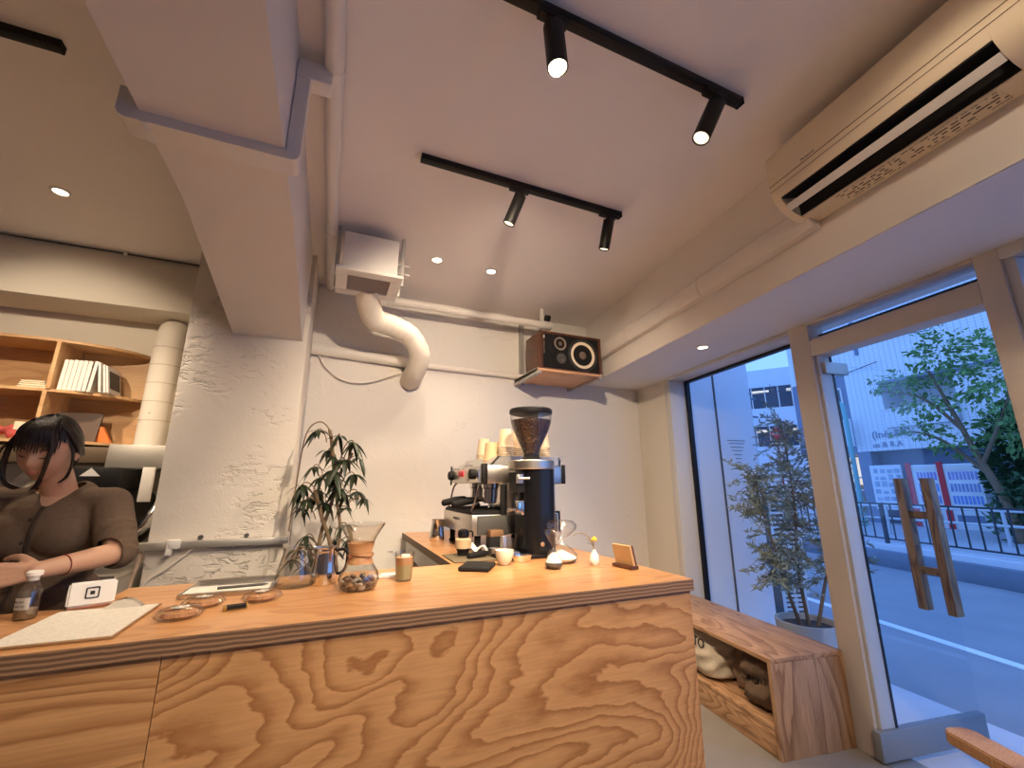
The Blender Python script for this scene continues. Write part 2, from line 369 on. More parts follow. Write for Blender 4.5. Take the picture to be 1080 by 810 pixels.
M['black_matte'] = mat('black_matte', (0.010, 0.009, 0.009), 0.7, spec=0.25)
M['dark_grey'] = mat('dark_grey', (0.07, 0.065, 0.06), 0.6)
M['steel'] = mat('brushed_steel', (0.62, 0.58, 0.53), 0.32, 1.0, bump=0.04, bscale=60, stretch=(1, 1, 30))
M['steel_dull'] = mat('dull_steel', (0.50, 0.47, 0.42), 0.5, 0.85)
M['chrome'] = mat('chrome', (0.80, 0.78, 0.75), 0.12, 1.0)
M['zinc'] = mat('zinc_strut', (0.48, 0.46, 0.43), 0.45, 0.7)
M['white_plastic'] = mat('white_plastic', (0.78, 0.74, 0.69), 0.4)
M['aircon'] = mat('aircon_shell', (0.78, 0.66, 0.49), 0.4)
M['pvc'] = mat('white_pvc', (0.78, 0.72, 0.66), 0.45, var=0.04)
M['foil_duct'] = mat('wrapped_duct', (0.74, 0.67, 0.58), 0.7, bump=0.25, bscale=30)
M['paper'] = mat('paper', (0.68, 0.64, 0.57), 0.8, var=0.05, vscale=14)
M['white'] = mat('white_matt', (0.72, 0.69, 0.65), 0.6)
M['glass'] = thin_glass('window_glass', (0.97, 0.985, 1.0), 0.02)
M['clear'] = thin_glass('clear_glassware', (0.97, 0.97, 0.96), 0.09, edge=0.30)
M['bulb'] = mat('lamp_glow', (1, 0.9, 0.7), 0.4, emit=(1.0, 0.80, 0.52), estr=14)
M['bulb_soft'] = mat('lamp_reflector', (1, 0.9, 0.7), 0.4, emit=(1.0, 0.80, 0.52), estr=2.0)
# ================================================================ THE SETTING
CZ = 2.85
WR = -R(8.2)                      # the shop front stands 8.2 degrees off the back wall's normal
WP = (2.615, 1.63, 0)             # local x = outward, local y = along the shop front
def onfront(o, s, z=0):
    c, n = math.cos(WR), math.sin(WR); return (WP[0]+o*c-s*n, WP[1]+o*n+s*c, z)
b = bm_(); prism(b, [(-3.6, -2.6), (2.05, -2.6), (2.63, 1.63), (2.90, 3.5), (2.90, 3.85), (-3.6, 3.85)], -0.12, 0.0)
struct('floor', b, M['concrete'], 'bare grey concrete shop floor', 'floor')
b = bm_(); prism(b, [(-3.6, -2.6), (2.0, -2.6), (2.9, 3.5), (2.9, 3.95), (-3.6, 3.95)], CZ, CZ+0.15)
struct('ceiling', b, M['paint'], 'matt painted ceiling over the whole room', 'ceiling')
b = bm_(); box(b, (-0.45, 3.45, 0), (3.05, 3.62, CZ))
struct('wall_back', b, M['wall'], 'pale plastered back wall behind the coffee machine', 'wall')
b = bm_(); box(b, (-3.6, 3.80, 0), (-0.45, 3.95, CZ))
struct('wall_alcove', b, M['alcove'], 'cream wall of the recess behind the shelf', 'wall')
b = bm_(); box(b, (-3.75, -2.6, 0), (-3.6, 3.95, CZ)); struct('wall_left', b, M['alcove'], 'plain wall at the far left', 'wall')
b = bm_(); box(b, (-3.6, -2.75, 0), (2.3, -2.6, CZ)); struct('wall_front', b, M['alcove'], 'plain wall behind the viewer', 'wall')
# concrete column with the haunched cross beam that runs from it towards the viewer
b = bm_(); box(b, (-0.86, 2.98, 0), (-0.205, 3.80, CZ), 0.008)
struct('column', b, M['column'], 'rough flaking plastered column left of the plant', 'column')
b = bm_(); prism(b, [(-2.6, 2.40), (1.85, 2.40), (2.985, 2.215), (2.985, CZ), (-2.6, CZ)], -0.625, -0.235, 'x')
struct('ceiling_beam', b, M['beam'], 'thick painted beam running overhead into the column', 'beam')
b = bm_(); box(b, (-3.6, 3.46, 2.47), (-0.86, 3.80, CZ), 0.004)
struct('alcove_beam', b, M['alcove'], 'cream boxed beam above the shelf recess', 'beam')
# boxed soffit over the shop front
b = bm_(); box(b, (-0.588, -4.3, 2.25), (0.22, 1.86, CZ))
struct('soffit', b, M['soffit'], 'boxed soffit running above the shop front', 'soffit', WP, WR)
b = bm_(); box(b, (-0.595, -4.3, 2.252), (-0.586, 1.84, CZ-0.001))
struct('trim_1', b, M['beam'], 'inner face of the soffit under the ceiling', 'trim', WP, WR)
# solid wall from the back corner to the window
b = bm_(); box(b, (0.0, 1.36, 0), (0.20, 1.95, 2.26)); struct('wall_right', b, M['alcove'], 'short beige return wall beside the window', 'wall', WP, WR)
# window_1: fixed pane left of the door
w1 = bm_()
box(w1, (-0.012, 1.285, 0.0), (0.20, 1.36, 2.25), 0.004); box(w1, (-0.012, 0.02, 2.225), (0.20, 1.285, 2.25), 0.003)
box(w1, (0.0, 0.02, 0.0), (0.20, 1.285, 0.03), 0.004)
w = struct('window_1', w1, M['frame_grey'], 'tall fixed shop window beside the door', 'window', WP, WR)
b = bm_(); box(b, (0.15, 1.262, 0.03), (0.19, 1.284, 2.224)); box(b, (0.15, 0.02, 2.205), (0.19, 1.262, 2.224)); obj('gasket', b, M['black'], w)
b = bm_(); box(b, (0.168, 0.02, 0.03), (0.174, 1.262, 2.206)); obj('pane', b, M['glass'], w)
# door frame: posts, header, transom pane
d = bm_()
box(d, (-0.02, -0.11, 0), (0.10, 0.02, 2.25), 0.004); box(d, (-0.02, -0.975, 0), (0.10, -0.893, 2.25), 0.004)
box(d, (-0.02, -0.893, 2.04), (0.10, -0.11, 2.135), 0.004); box(d, (-0.02, -0.893, 2.235), (0.10, -0.11, 2.25), 0.002)
dr = struct('door_1', d, M['frame'], 'beige shop door frame with a strip pane over it', 'door', WP, WR)
b = bm_(); box(b, (0.005, -0.893, 2.137), (0.02, -0.11, 2.15)); box(b, (0.0, -0.128, 0.0), (0.095, -0.1095, 2.04), 0.003); obj('inner_frame', b, M['frame_grey'], dr)
b = bm_(); box(b, (0.06, -0.895, 2.172), (0.075, -0.11, 2.182)); obj('transom_bar', b, M['black'], dr)
b = bm_(); box(b, (0.04, -0.893, 2.135), (0.045, -0.11, 2.235)); obj('transom_pane', b, M['glass'], dr)
b = bm_(); box(b, (0.088, -0.132, 0.0), (0.102, -0.124, 2.04)); obj('door_seal', b, M['black'], dr)
b = bm_(); box(b, (-0.02, -0.893, -0.02), (0.14, -0.11, 0.004)); obj('threshold', b, M['steel_dull'], dr)
# window beyond the door
d = bm_(); box(d, (-0.02, -3.9, 2.2), (0.10, -0.975, 2.25), 0.003); box(d, (-0.02, -3.9, 0.0), (0.10, -0.975, 0.12)); box(d, (-0.02, -4.0, 0), (0.10, -3.9, 2.25))
box(d, (0.0, -1.01, 0.12), (0.08, -0.975, 2.2), 0.003)
w = struct('window_2', d, M['frame_grey'], 'fixed shop window at the right edge past the door', 'window', WP, WR)
b = bm_(); box(b, (0.04, -3.9, 0.12), (0.046, -1.01, 2.2)); obj('pane', b, M['glass'], w)
b = bm_(); box(b, (0.06, -3.9, 2.145), (0.072, -1.01, 2.16)); obj('gasket', b, M['black'], w)

# outside: neighbour's wing wall, road, kerb, far pavement
M['ext_wall'] = mat('exterior_white', (0.72, 0.74, 0.78), 0.8, bump=0.15, bscale=20, var=0.04)
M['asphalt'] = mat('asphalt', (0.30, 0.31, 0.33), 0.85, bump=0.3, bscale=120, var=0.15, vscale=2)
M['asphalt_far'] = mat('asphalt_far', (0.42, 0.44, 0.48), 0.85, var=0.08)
M['road_paint'] = mat('road_paint', (0.85, 0.86, 0.88), 0.7, var=0.1, vscale=20)
M['pavement'] = mat('pavement', (0.62, 0.63, 0.66), 0.8, bump=0.1, bscale=40, var=0.08)
M['kerb_dark'] = mat('kerb_dark', (0.17, 0.20, 0.25), 0.8, var=0.2, vscale=4)
b = bm_(); box(b, (0.205, 1.36, -0.12), (0.92, 1.50, 3.4)); wl = struct('wall_outside', b, M['ext_wall'], 'white wall of the neighbouring building outside the window', 'wall', WP, WR)
b = bm_(); box(b, (0.52, 1.352, -0.1), (0.535, 1.361, 2.45)); obj('joint', b, M['dark_grey'], wl)
mb = bm_()
for k, (wd_, z) in enumerate(((0.20, 1.70), (0.17, 1.672), (0.14, 1.638), (0.11, 1.606), (0.09, 1.568), (0.06, 1.532), (0.035, 1.498), (0.02, 1.46))):
    x = 0.72-wd_/2
    while x < 0.72+wd_/2:
        l = random.uniform(0.012, 0.03); box(mb, (x, 1.3575, z), (min(x+l, 0.72+wd_/2), 1.3602, z+0.007)); x += l+0.007
obj('wall_lettering', mb, M['dark_grey'], wl)
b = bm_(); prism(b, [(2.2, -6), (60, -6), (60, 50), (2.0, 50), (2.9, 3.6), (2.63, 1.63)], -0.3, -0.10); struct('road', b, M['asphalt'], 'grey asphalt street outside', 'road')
b = bm_(); box(b, (0.14, -6, -0.16), (1.0, 6, -0.03)); struct('pavement', b, M['pavement'], 'pale paved step along the shop front', 'pavement', WP, WR)
b = bm_(); box(b, (0, -8, -0.105), (0.11, 14, -0.094)); 
tag(obj('road_line', b, M['road_paint'], None, (5.30, 2.62, 0), -R(15)), 'white line painted along the middle of the street', 'road marking', kind='structure')
b = bm_(); box(b, (0, -7, -0.105), (0.07, 2.4, -0.096))
tag(obj('edge_line', b, M['road_paint'], None, (3.72, 2.3, 0), -R(14)), 'white line painted along the near edge of the street', 'road marking', kind='structure')
KR = -R(15.7)
b = bm_(); box(b, (0, -9, -0.12), (0.14, 9, 0.17), 0.01); struct('kerb_wall', b, M['kerb_dark'], 'low dark kerb wall across the street', 'kerb', (8.83, 3.79, 0), KR)
b = bm_(); box(b, (0.14, -9, -0.12), (0.55, 9, 0.26), 0.01); struct('kerb_coping', b, M['pavement'], 'pale concrete coping carrying the black railing', 'kerb', (8.83, 3.79, 0), KR)
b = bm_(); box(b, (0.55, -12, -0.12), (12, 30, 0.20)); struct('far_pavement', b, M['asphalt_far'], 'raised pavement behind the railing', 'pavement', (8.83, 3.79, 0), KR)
# ================================================================ COUNTER AND BENCH
ct = thing('counter', 'long plywood bar counter with a bold wavy grain front', 'counter', (-2.4, 1.333, 0))
def L(x, y): return (x+2.4, y-1.333)
b = bm_()
prism(b, [L(-2.4, 1.333), L(1.315, 1.333), L(1.315, 3.40), L(0.55, 3.40), L(0.55, 1.99), L(-0.60, 1.99), L(-0.60, 1.74), L(-2.4, 1.74)], 0.91, 0.95, 'z', 0, 1)
obj('countertop', b, [M['ply_top'], M['ply_edge']], ct)
b = bm_(); box(b, (*L(-2.4, 1.345), 0), (*L(-0.321, 1.365), 0.91)); obj('front_panel', b, wood('ply_front_b', (0.50, 0.265, 0.108), (0.31, 0.135, 0.045), (0.5, 1.6, 3.0), 20, 0.55, fine=0.14, sharpness=0.78, seed=3.3, jag=0.5), ct)
b = bm_(); box(b, (*L(-0.319, 1.345), 0), (*L(1.305, 1.365), 0.91)); obj('front_panel', b, M['ply_front'], ct)
b = bm_(); box(b, (*L(1.287, 1.365), 0), (*L(1.305, 3.38), 0.91)); obj('side_panel', b, M['ply_front'], ct)
b = bm_(); box(b, (*L(0.58, 2.05), 0.80), (*L(0.60, 3.38), 0.91)); box(b, (*L(0.60, 2.05), 0.45), (*L(1.28, 3.38), 0.47)); box(b, (*L(0.6, 2.03), 0), (*L(0.62, 2.06), 0.91)); box(b, (*L(0.6, 3.3), 0), (*L(0.62, 3.33), 0.91)); obj('inner_shelf', b, M['white'], ct)
b = bm_(); box(b, (*L(-2.3, 1.40), 0.42), (*L(1.27, 1.70), 0.44)); obj('back_shelf', b, M['ply_shelf'], ct)

bn = thing('bench', 'low oak box bench with open cubby under the window', 'bench', WP, WR)
# local: x outward (0 = window line), y along the front
fb0 = (-0.475, 0.12)
def bx_(b, a, c, bev=0.002): box(b, a, c, bev)
b = bm_(); box(b, (-0.49, 0.0, 0.42), (-0.015, 1.80, 0.443), 0.002); obj('seat', b, M['oak_bench'], bn)
b = bm_(); box(b, (-0.49, 0.0, 0.0), (-0.015, 0.022, 0.42), 0.002); obj('end_panel', b, M['oak_panel'], bn)
b = bm_(); box(b, (-0.49, 0.022, 0.12), (-0.015, 1.80, 0.14), 0.001); obj('shelf', b, M['oak_bench'], bn)
b = bm_(); box(b, (-0.488, 0.022, 0.0), (-0.47, 1.80, 0.12), 0.001); obj('plinth', b, M['oak_bench'], bn)
b = bm_(); box(b, (-0.49, 1.78, 0.14), (-0.015, 1.80, 0.42), 0.001); obj('end_panel', b, M['oak_panel'], bn)

# coffee sacks in the cubby
M['jute'] = mat('jute', (0.58, 0.49, 0.37), 0.95, bump=0.5, bscale=160, var=0.2, vscale=9)
M['jute_dark'] = mat('jute_dark', (0.16, 0.10, 0.06), 0.95, bump=0.5, bscale=140, var=0.3, vscale=14)
M['jute_brown'] = mat('jute_brown', (0.26, 0.17, 0.11), 0.95, bump=0.5, bscale=140, var=0.25, vscale=9)
def sack(name, label, loc, rz, size, m, lump, group=None):
    t = thing(name, label, 'sack', loc, rz, group)
    b = bm_(); bmesh.ops.create_grid(b, x_segments=1, y_segments=1, size=1); b.clear()
    bmesh.ops.create_cube(b, size=2.0); bmesh.ops.subdivide_edges(b, edges=b.edges[:], cuts=14, use_grid_fill=True)
    rr = random.Random(lump); ph = [rr.uniform(0, 6) for _ in range(8)]
    for v in b.verts:
        x, y, z = v.co; n = Vector((x, y, z)); l = (abs(x)**4+abs(y)**4+abs(z)**4)**0.25; n /= max(l, 1e-6)
        sag = 1+0.10*(1-n.z)*0.5
        wob = 0.05*math.sin(5*n.x+ph[0]+2*n.z)+0.05*math.sin(6*n.z+ph[1]+3*n.y)+0.03*math.sin(13*n.y+ph[2]+8*n.z)+0.03*math.sin(14*n.x+ph[3]-9*n.z)
        fold = -0.07*math.exp(-((n.z-0.15-0.12*math.sin(3*n.y+ph[4]))/0.09)**2)
        s = sag*(1+wob+fold); v.co = Vector((n.x*size[0]/2*s, n.y*size[1]/2*s, (n.z*0.5+0.5)*size[2]))
        if v.co.z < 0.004: v.co.z = 0.0
    obj('body', b, m, t, sharp=80)
    return t
s1 = sack('coffee_sack', 'pale jute coffee sack stamped with black letters in the bench cubby', (*onfront(-0.265, 0.73)[:2], 0.1405), WR, (0.40, 0.56, 0.274), M['jute'], 3)
text('sack_lettering', 'TO', 0.075, M['black_matte'], s1, (-0.213, -0.165, 0.20), (R(84), 0, R(-90)), 0.0015)
b = bm_(); tube(b, smooth_path([(-0.207, -0.12, 0.19), (-0.222, -0.125, 0.15), (-0.225, -0.12, 0.09), (-0.215, -0.125, 0.05)]), 0.004, 8); obj('tie_string', b, mat('string', (0.70, 0.56, 0.33), 0.9), s1)
s2 = sack('coffee_sack', 'brown slumped sack between the pale sack and the dark sack', (*onfront(-0.23, 0.37)[:2], 0.1405), WR+0.3, (0.24, 0.19, 0.25), M['jute_brown'], 8)
b = bm_(); box(b, (-0.05, -0.01, 0.10), (0.05, -0.004, 0.24)); obj('liner', b, M['white'], s2)
s3 = sack('coffee_sack', 'dark brown printed sack at the open bench end', (*onfront(-0.25, 0.165)[:2], 0.1405), WR, (0.40, 0.26, 0.272), M['jute_dark'], 5)
for k, (w_, z) in enumerate((('SUGAR', 0.19), ('ORGANIC', 0.13), ('CAFE', 0.08))):
    text('sack_lettering', w_, 0.045, M['black_matte'], s3, (-0.185, 0.0, z), (R(88), 0, R(-90)), 0.001)

# glass door leaf standing open, with wooden pull handles either side
dl = thing('glass_door', 'frameless glass door swung open to the street', 'door', onfront(0.0, -0.13, 0.0), WR)
b = bm_(); box(b, (0.0, -0.006, 0.14), (0.68, 0.006, 1.985)); obj('pane', b, M['glass'], dl)
b = bm_(); box(b, (-0.045, -0.02, 0.012), (0.685, 0.02, 0.135), 0.003); obj('bottom_rail', b, mat('rail_steel', (0.26, 0.27, 0.28), 0.5, 0.4), dl)
b = bm_(); box(b, (0.02, -0.022, 1.93), (0.19, 0.022, 2.0), 0.003); obj('top_hinge', b, M['zinc'], dl)
hb = bm_()
for s in (-1, 1): box(hb, (0.53, s*0.068-0.0215, 0.62), (0.585, s*0.068+0.0215, 1.335), 0.003)
h = obj('pull_handle', hb, M['handle_wood'], dl)
hb = bm_()
for z in (1.13, 0.83): box(hb, (0.54, -0.05, z-0.02), (0.575, 0.05, z+0.02), 0.002)
obj('handle_standoff', hb, M['handle_wood'], h)

# ================================================================ ON THE CEILING
def aircon():
    t = thing('air_conditioner', 'cream wall air conditioner high on the soffit', 'air conditioner', WP, WR)
    full = [(-0.596, 2.765), (-0.785, 2.765), (-0.803, 2.75), (-0.808, 2.70), (-0.808, 2.60), (-0.803, 2.555), (-0.79, 2.52), (-0.765, 2.488), (-0.73, 2.465), (-0.69, 2.450), (-0.60, 2.445)]
    rec = [(-0.596, 2.765), (-0.785, 2.765), (-0.803, 2.75), (-0.808, 2.70), (-0.808, 2.60), (-0.803, 2.555), (-0.795, 2.53), (-0.70, 2.56), (-0.69, 2.452), (-0.60, 2.445)]
    # prism axis 'y' uses (x, z) points
    b = bm_(); prism(b, rec, -1.42, -0.715, 'y'); prism(b, full, -0.715, -0.68, 'y'); prism(b, full, -1.515, -1.42, 'y'); obj('shell', b, M['aircon'], t, sharp=30)
    b = bm_(); prism(b, [(-0.792, 2.532), (-0.71, 2.557), (-0.701, 2.556), (-0.692, 2.457), (-0.697, 2.457), (-0.706, 2.546), (-0.79, 2.526)], -1.419, -0.716, 'y'); obj('outlet', b, M['black'], t)
    b = bm_(); prism(b, [(-0.772, 2.496), (-0.762, 2.482), (-0.750, 2.472), (-0.746, 2.476), (-0.758, 2.487), (-0.767, 2.499)], -1.418, -0.717, 'y'); obj('louver', b, M['white_plastic'], t)
    b = bm_(); box(b, (-0.8095, -1.515, 2.598), (-0.804, -0.679, 2.601)); box(b, (-0.807, -1.515, 2.573), (-0.80, -0.679, 2.5745)); obj('panel_gap', b, mat('panel_gap', (0.18, 0.13, 0.08), 0.6), t)
    text('maker_name', 'Panasonic', 0.016, M['dark_grey'], t, (-0.8087, -0.87, 2.615), (R(90), 0, R(-90)), 0.0004)
    b = bm_(); prism(b, [(-0.682, 2.4495), (-0.682, 2.4478), (-0.620, 2.4435), (-0.620, 2.4455)], -1.36, -0.86, 'y'); obj('caution_label', b, print_mat('caution_print', (0.78, 0.66, 0.49), (0.16, 0.12, 0.09), 0.016, 0.02, 0.50, ('Y', 'X'), 0.5), t)
    return t
aircon()

# pipe cover running from the air conditioner to the back wall
b = bm_(); prism(b, [(-0.596, 2.535), (-0.64, 2.535), (-0.66, 2.515), (-0.665, 2.48), (-0.66, 2.44), (-0.64, 2.415), (-0.596, 2.412)], -0.72, 1.72, 'y')
for s in (0.02, 0.86): prism(b, [(-0.596, 2.538), (-0.642, 2.538), (-0.663, 2.517), (-0.668, 2.48), (-0.663, 2.438), (-0.642, 2.412), (-0.596, 2.409)], s, s+0.03, 'y')
tag(obj('pipe_cover', b, M['beam'], None, WP, WR), 'beige pipe duct running along the soffit to the speaker corner', 'pipe')

def track(name, label, x0, x1, y):
    t = thing(name, label, 'track', (x0, y, CZ), 0)
    b = bm_(); box(b, (0, -0.018, -0.032), (x1-x0, 0.018, 0), 0.002); box(b, (0.0, -0.006, -0.033), (x1-x0-0.02, 0.006, -0.030)); obj('rail', b, M['black'], t)
    b = bm_(); box(b, (x1-x0, -0.0185, -0.033), (x1-x0+0.012, 0.0185, 0), 0.002); obj('end_cap', b, M['black_matte'], t)
    return t
track('lighting_track', 'short black lighting track nearer the back wall', 0.275, 1.43, 1.77)
track('lighting_track', 'long black lighting track overhead near the air conditioner', 0.0, 1.42, 0.955)
track('lighting_track', 'black lighting track end at the upper left over the barista', -2.3, -1.03, 1.745)
def track_lamp(label, x, y, d, on=True, watts=None, length=0.155, r=0.031, aim=None, angle=75):
    d = Vector(d).normalized()
    t = thing('track_spotlight', label, 'spotlight', (x, y, CZ-0.032), 0, None)
    b = bm_(); box(b, (-0.055, -0.017, -0.016), (0.055, 0.017, 0.0), 0.003); obj('adapter', b, M['black'], t)
    top = Vector((0, 0, -0.05)); end = top+d*length
    b = bm_(); cyl(b, (0, 0, -0.012), (0, 0, -0.05), 0.008); ell(b, (0, 0, -0.05), (0.014,)*3); obj('stem', b, M['black'], t)
    b = bm_(); lathe_dir(b, [(0.006, -0.014), (r-0.004, -0.013), (r, -0.008), (r, length-0.001), (r-0.001, length), (r-0.004, length), (r-0.005, length-0.004), (r-0.007, length-0.012), (0.004, length-0.013)], top, d, 32); obj('housing', b, M['black'], t, sharp=40)
    b = bm_(); lathe_dir(b, [(0.0, length-0.0125), (r-0.007, length-0.0115), (r-0.0055, length-0.005), (r-0.009, length-0.008), (0.0, length-0.009)], top, d, 28); obj('lens', b, M['bulb'] if on else M['bulb_soft'], t)
    p = Vector((x, y, CZ-0.032))+end+d*0.02
    spot('lamp_light', p, Vector(p)+d if aim is None else aim, watts or K_TRACK, angle)
    return t
track_lamp('left black spotlight of the track nearer the back wall', 0.795, 1.77, (-0.28, 0.30, -0.92), False)
track_lamp('right black spotlight of the track nearer the back wall', 1.355, 1.77, (-0.02, 0.35, -0.94), False)
track_lamp('lit black spotlight of the long track facing the viewer', 0.555, 0.955, (0.03, -0.06, -0.99), True, K_TRACK*3.3, length=0.17, r=0.034, aim=(1.15, 3.3, 1.15), angle=96)
track_lamp('black spotlight at the long track end beside the air conditioner', 1.285, 0.955, (-0.42, 0.12, -0.90), False, length=0.19, r=0.033)
def downlight(label, x, y, z, d=(0, 0, -1), watts=K_DOWN):
    t = thing('downlight', label, 'downlight', (x, y, z))
    b = bm_(); lathe(b, [(0.030, -0.001), (0.032, -0.006), (0.042, -0.005), (0.045, 0.0)], seg=32, caps=False); obj('trim_ring', b, M['white'], t)
    b = bm_(); cyl(b, (0, 0, -0.004), (0, 0, -0.001), 0.031); obj('lens', b, M['bulb'], t)
    spot('lamp_light', (x, y, z-0.02), (x+d[0], y+d[1], z-0.02+d[2]), watts, 115, 0.8, 0.03)
downlight('left recessed downlight of the pair over the coffee machine', 0.574, 2.71, CZ)
downlight('right recessed downlight of the pair over the coffee machine', 0.984, 2.716, CZ)
downlight('recessed downlight over the barista', -1.477, 2.80, CZ, watts=120)
track_lamp('added spotlight out of view on the upper left track', -1.75, 1.745, (0.05, 0.78, -0.45), True, 85, angle=70)  # out of frame, added to brighten the shelf recess
downlight('recessed downlight in the soffit over the window', 2.366, 2.11, 2.25, watts=8)

# pipes and ventilation
b = bm_(); tube(b, [(-0.115, -2.5, CZ-0.04), (-0.113, 2.0, CZ-0.04), (-0.112, 3.36, CZ-0.04)], 0.034, 20)
for y in (1.42, 2.55): tube(b, [(-0.114, y, CZ-0.04), (-0.114, y+0.05, CZ-0.04)], 0.037, 20)
tag(obj('ceiling_pipe', b, M['pvc']), 'long white pipe running along the ceiling beside the beam', 'pipe')
t = thing('ceiling_pipe', 'white pipe with capped end under the ceiling above the speaker', 'pipe', (0.30, 3.2, 2.70))
b = bm_(); tube(b, [(0, 0, 0), (1.40, 0, 0)], 0.030, 18); obj('pipe', b, M['pvc'], t)
b = bm_(); tube(b, [(1.40, 0, 0), (1.44, 0, 0), (1.45, 0, 0)], [0.034, 0.034, 0.022], 18); obj('end_cap', b, M['pvc'], t)
b = bm_(); box(b, (1.335, -0.012, 0.0), (1.36, 0.012, 0.15)); tube(b, [(1.335, 0, 0), (1.36, 0, 0)], 0.034, 18); obj('hanger', b, M['white_plastic'], t)
b = bm_(); cyl(b, (1.37, -0.035, 0.055), (1.41, -0.035, 0.055), 0.028); obj('hanger_knob', b, M['black'], t)
t = thing('wall_pipe', 'painted pipe crossing the back wall behind the bent duct', 'pipe', (-0.20, 3.45, 2.305))
b = bm_(); tube(b, [(0, -0.035, 0.0), (0.80, -0.035, -0.035)], 0.045, 18); obj('pipe', b, M['wall'], t)
b = bm_(); tube(b, [(0.8, -0.03, -0.04), (1.85, -0.03, -0.05)], 0.024, 14); obj('thin_pipe', b, M['pvc'], t)
b = bm_(); tube(b, smooth_path([(0.53, 3.43, 2.20), (0.42, 3.40, 2.16), (0.22, 3.42, 2.08), (0.05, 3.42, 2.08), (-0.08, 3.42, 2.16), (-0.16, 3.43, 2.28)]), 0.007, 8); tag(obj('wall_cable', b, M['pvc']), 'thin white cable hanging in a loop on the back wall', 'cable')

t = thing('ventilation_unit', 'white box ventilation unit with a grille hung under the ceiling', 'ventilation unit', (-0.065, 2.40, 2.50))
b = bm_(); box(b, (0.03, 0.05, 0.02), (0.345, 0.40, 0.27), 0.004); obj('casing', b, M['white_plastic'], t)
b = bm_()
for a, c in (((0, 0, 0), (0.375, 0.075, 0.02)), ((0, 0.285, 0), (0.375, 0.36, 0.02)), ((0, 0.075, 0), (0.065, 0.285, 0.02)), ((0.31, 0.075, 0), (0.375, 0.285, 0.02))): box(b, a, c, 0.003)
obj('panel_frame', b, M['white_plastic'], t)
b = bm_()
for k in range(22): box(b, (0.065, 0.078+k*0.0095, 0.006), (0.31, 0.082+k*0.0095, 0.014))
box(b, (0.065, 0.075, 0.014), (0.31, 0.285, 0.017)); obj('grille', b, mat('grille', (0.42, 0.35, 0.30), 0.7), t)
for x in (-0.012, 0.375):
    for y in (0.14, 0.30): b = bm_(); box(b, (x, y, 0.02), (x+0.02, y+0.02, 0.35)); obj('hanger_strut', b, M['zinc'], t)
for z in (0.10, 0.16): b = bm_(); box(b, (0.34, 0.145, z), (0.43, 0.16, z+0.012)); obj('clip', b, M['zinc'], t)
b = bm_()
path = smooth_path([(0.135, 2.70, 2.56), (0.145, 2.82, 2.50), (0.20, 2.95, 2.435), (0.33, 3.02, 2.425), (0.47, 3.08, 2.39), (0.56, 3.14, 2.28), (0.56, 3.24, 2.18), (0.55, 3.36, 2.14), (0.55, 3.45, 2.135)], 8)
tube(b, path, [0.078+0.0025*math.sin(i*2.2) for i in range(len(path))], 24)
tag(obj('bent_duct', b, M['foil_duct']), 'fat white bent air duct curving into the back wall', 'duct')
# cable duct across the ceiling beam
t = thing('cable_duct', 'white cable trunking wrapped under the ceiling beam', 'cable duct', (-0.65, 1.41, 2.40))
b = bm_(); prism(b, [(-0.03, 0.07), (-0.03, -0.012), (-0.022, -0.026), (-0.006, -0.034), (0.44, -0.034), (0.455, -0.028), (0.462, -0.012), (0.462, 0.0), (0.418, 0.0), (0.022, 0.0), (0.022, 0.07)], 0.0, 0.085, 'y'); obj('trunking', b, M['pvc'], t)
b = bm_(); prism(b, [(0.418, 0.0), (0.462, 0.0), (0.462, 0.33), (0.53, 0.33), (0.53, 0.40), (0.418, 0.40)], 0.015, 0.065, 'y'); obj('riser', b, M['pvc'], t)
b = bm_(); box(b, (0.415, 0.008, 0.325), (0.535, 0.075, 0.405), 0.008); obj('elbow_cover', b, M['pvc'], t)
b = bm_(); box(b, (0.03, -0.001, -0.037), (0.05, 0.087, -0.03), 0.001); obj('joint_clip', b, M['white'], t)
b = bm_(); tube(b, [(-3.5, 3.445, 2.838), (-2.2, 3.443, 2.836), (-0.87, 3.445, 2.838)], 0.006, 8); o = tag(obj('ceiling_cable', b, M['dark_grey']), 'thin dark cable along the ceiling edge above the shelf recess', 'cable')
b = bm_(); box(b, (-1.42, 3.43, 2.822), (-1.40, 3.455, 2.85), 0.003); obj('clip', b, M['white'], o)

# loudspeaker on a wall shelf
t = thing('speaker_shelf', 'pale plywood shelf on metal struts under the loudspeaker', 'shelf', (1.475, 3.45, 2.195))
b = bm_(); box(b, (0.0, -0.51, 0.0), (0.615, -0.04, 0.020), 0.001); obj('board', b, M['ply_speaker'], t)
b = bm_(); box(b, (0.055, -0.045, -0.03), (0.09, -0.004, 0.60)); obj('strut', b, M['zinc'], t)
b = bm_(); box(b, (0.56, -0.045, -0.03), (0.595, -0.004, 0.50)); obj('strut', b, M['zinc'], t)
b = bm_(); box(b, (0.0, -0.51, -0.022), (0.03, -0.02, 0.0)); box(b, (0.0, -0.50, -0.002), (0.012, -0.03, 0.028)); obj('arm', b, M['zinc'], t)
b = bm_(); box(b, (0.585, -0.51, -0.022), (0.615, -0.02, 0.0)); box(b, (0.61, -0.51, -0.004), (0.625, -0.30, 0.03)); obj('arm', b, M['zinc'], t)
t = thing('loudspeaker', 'walnut studio loudspeaker with cream cone lying on its side', 'loudspeaker', (1.52, 2.965, 2.215))
W_, H_, D_ = 0.585, 0.335, 0.295
b = bm_()
for a, c in (((0, 0, 0), (0.018, D_, H_)), ((W_-0.018, 0, 0), (W_, D_, H_)), ((0.018, 0, 0), (W_-0.018, D_, 0.018)), ((0.018, 0, H_-0.018), (W_-0.018, D_, H_)), ((0.018, D_-0.02, 0.018), (W_-0.018, D_, H_-0.018))): box(b, a, c, 0.001)
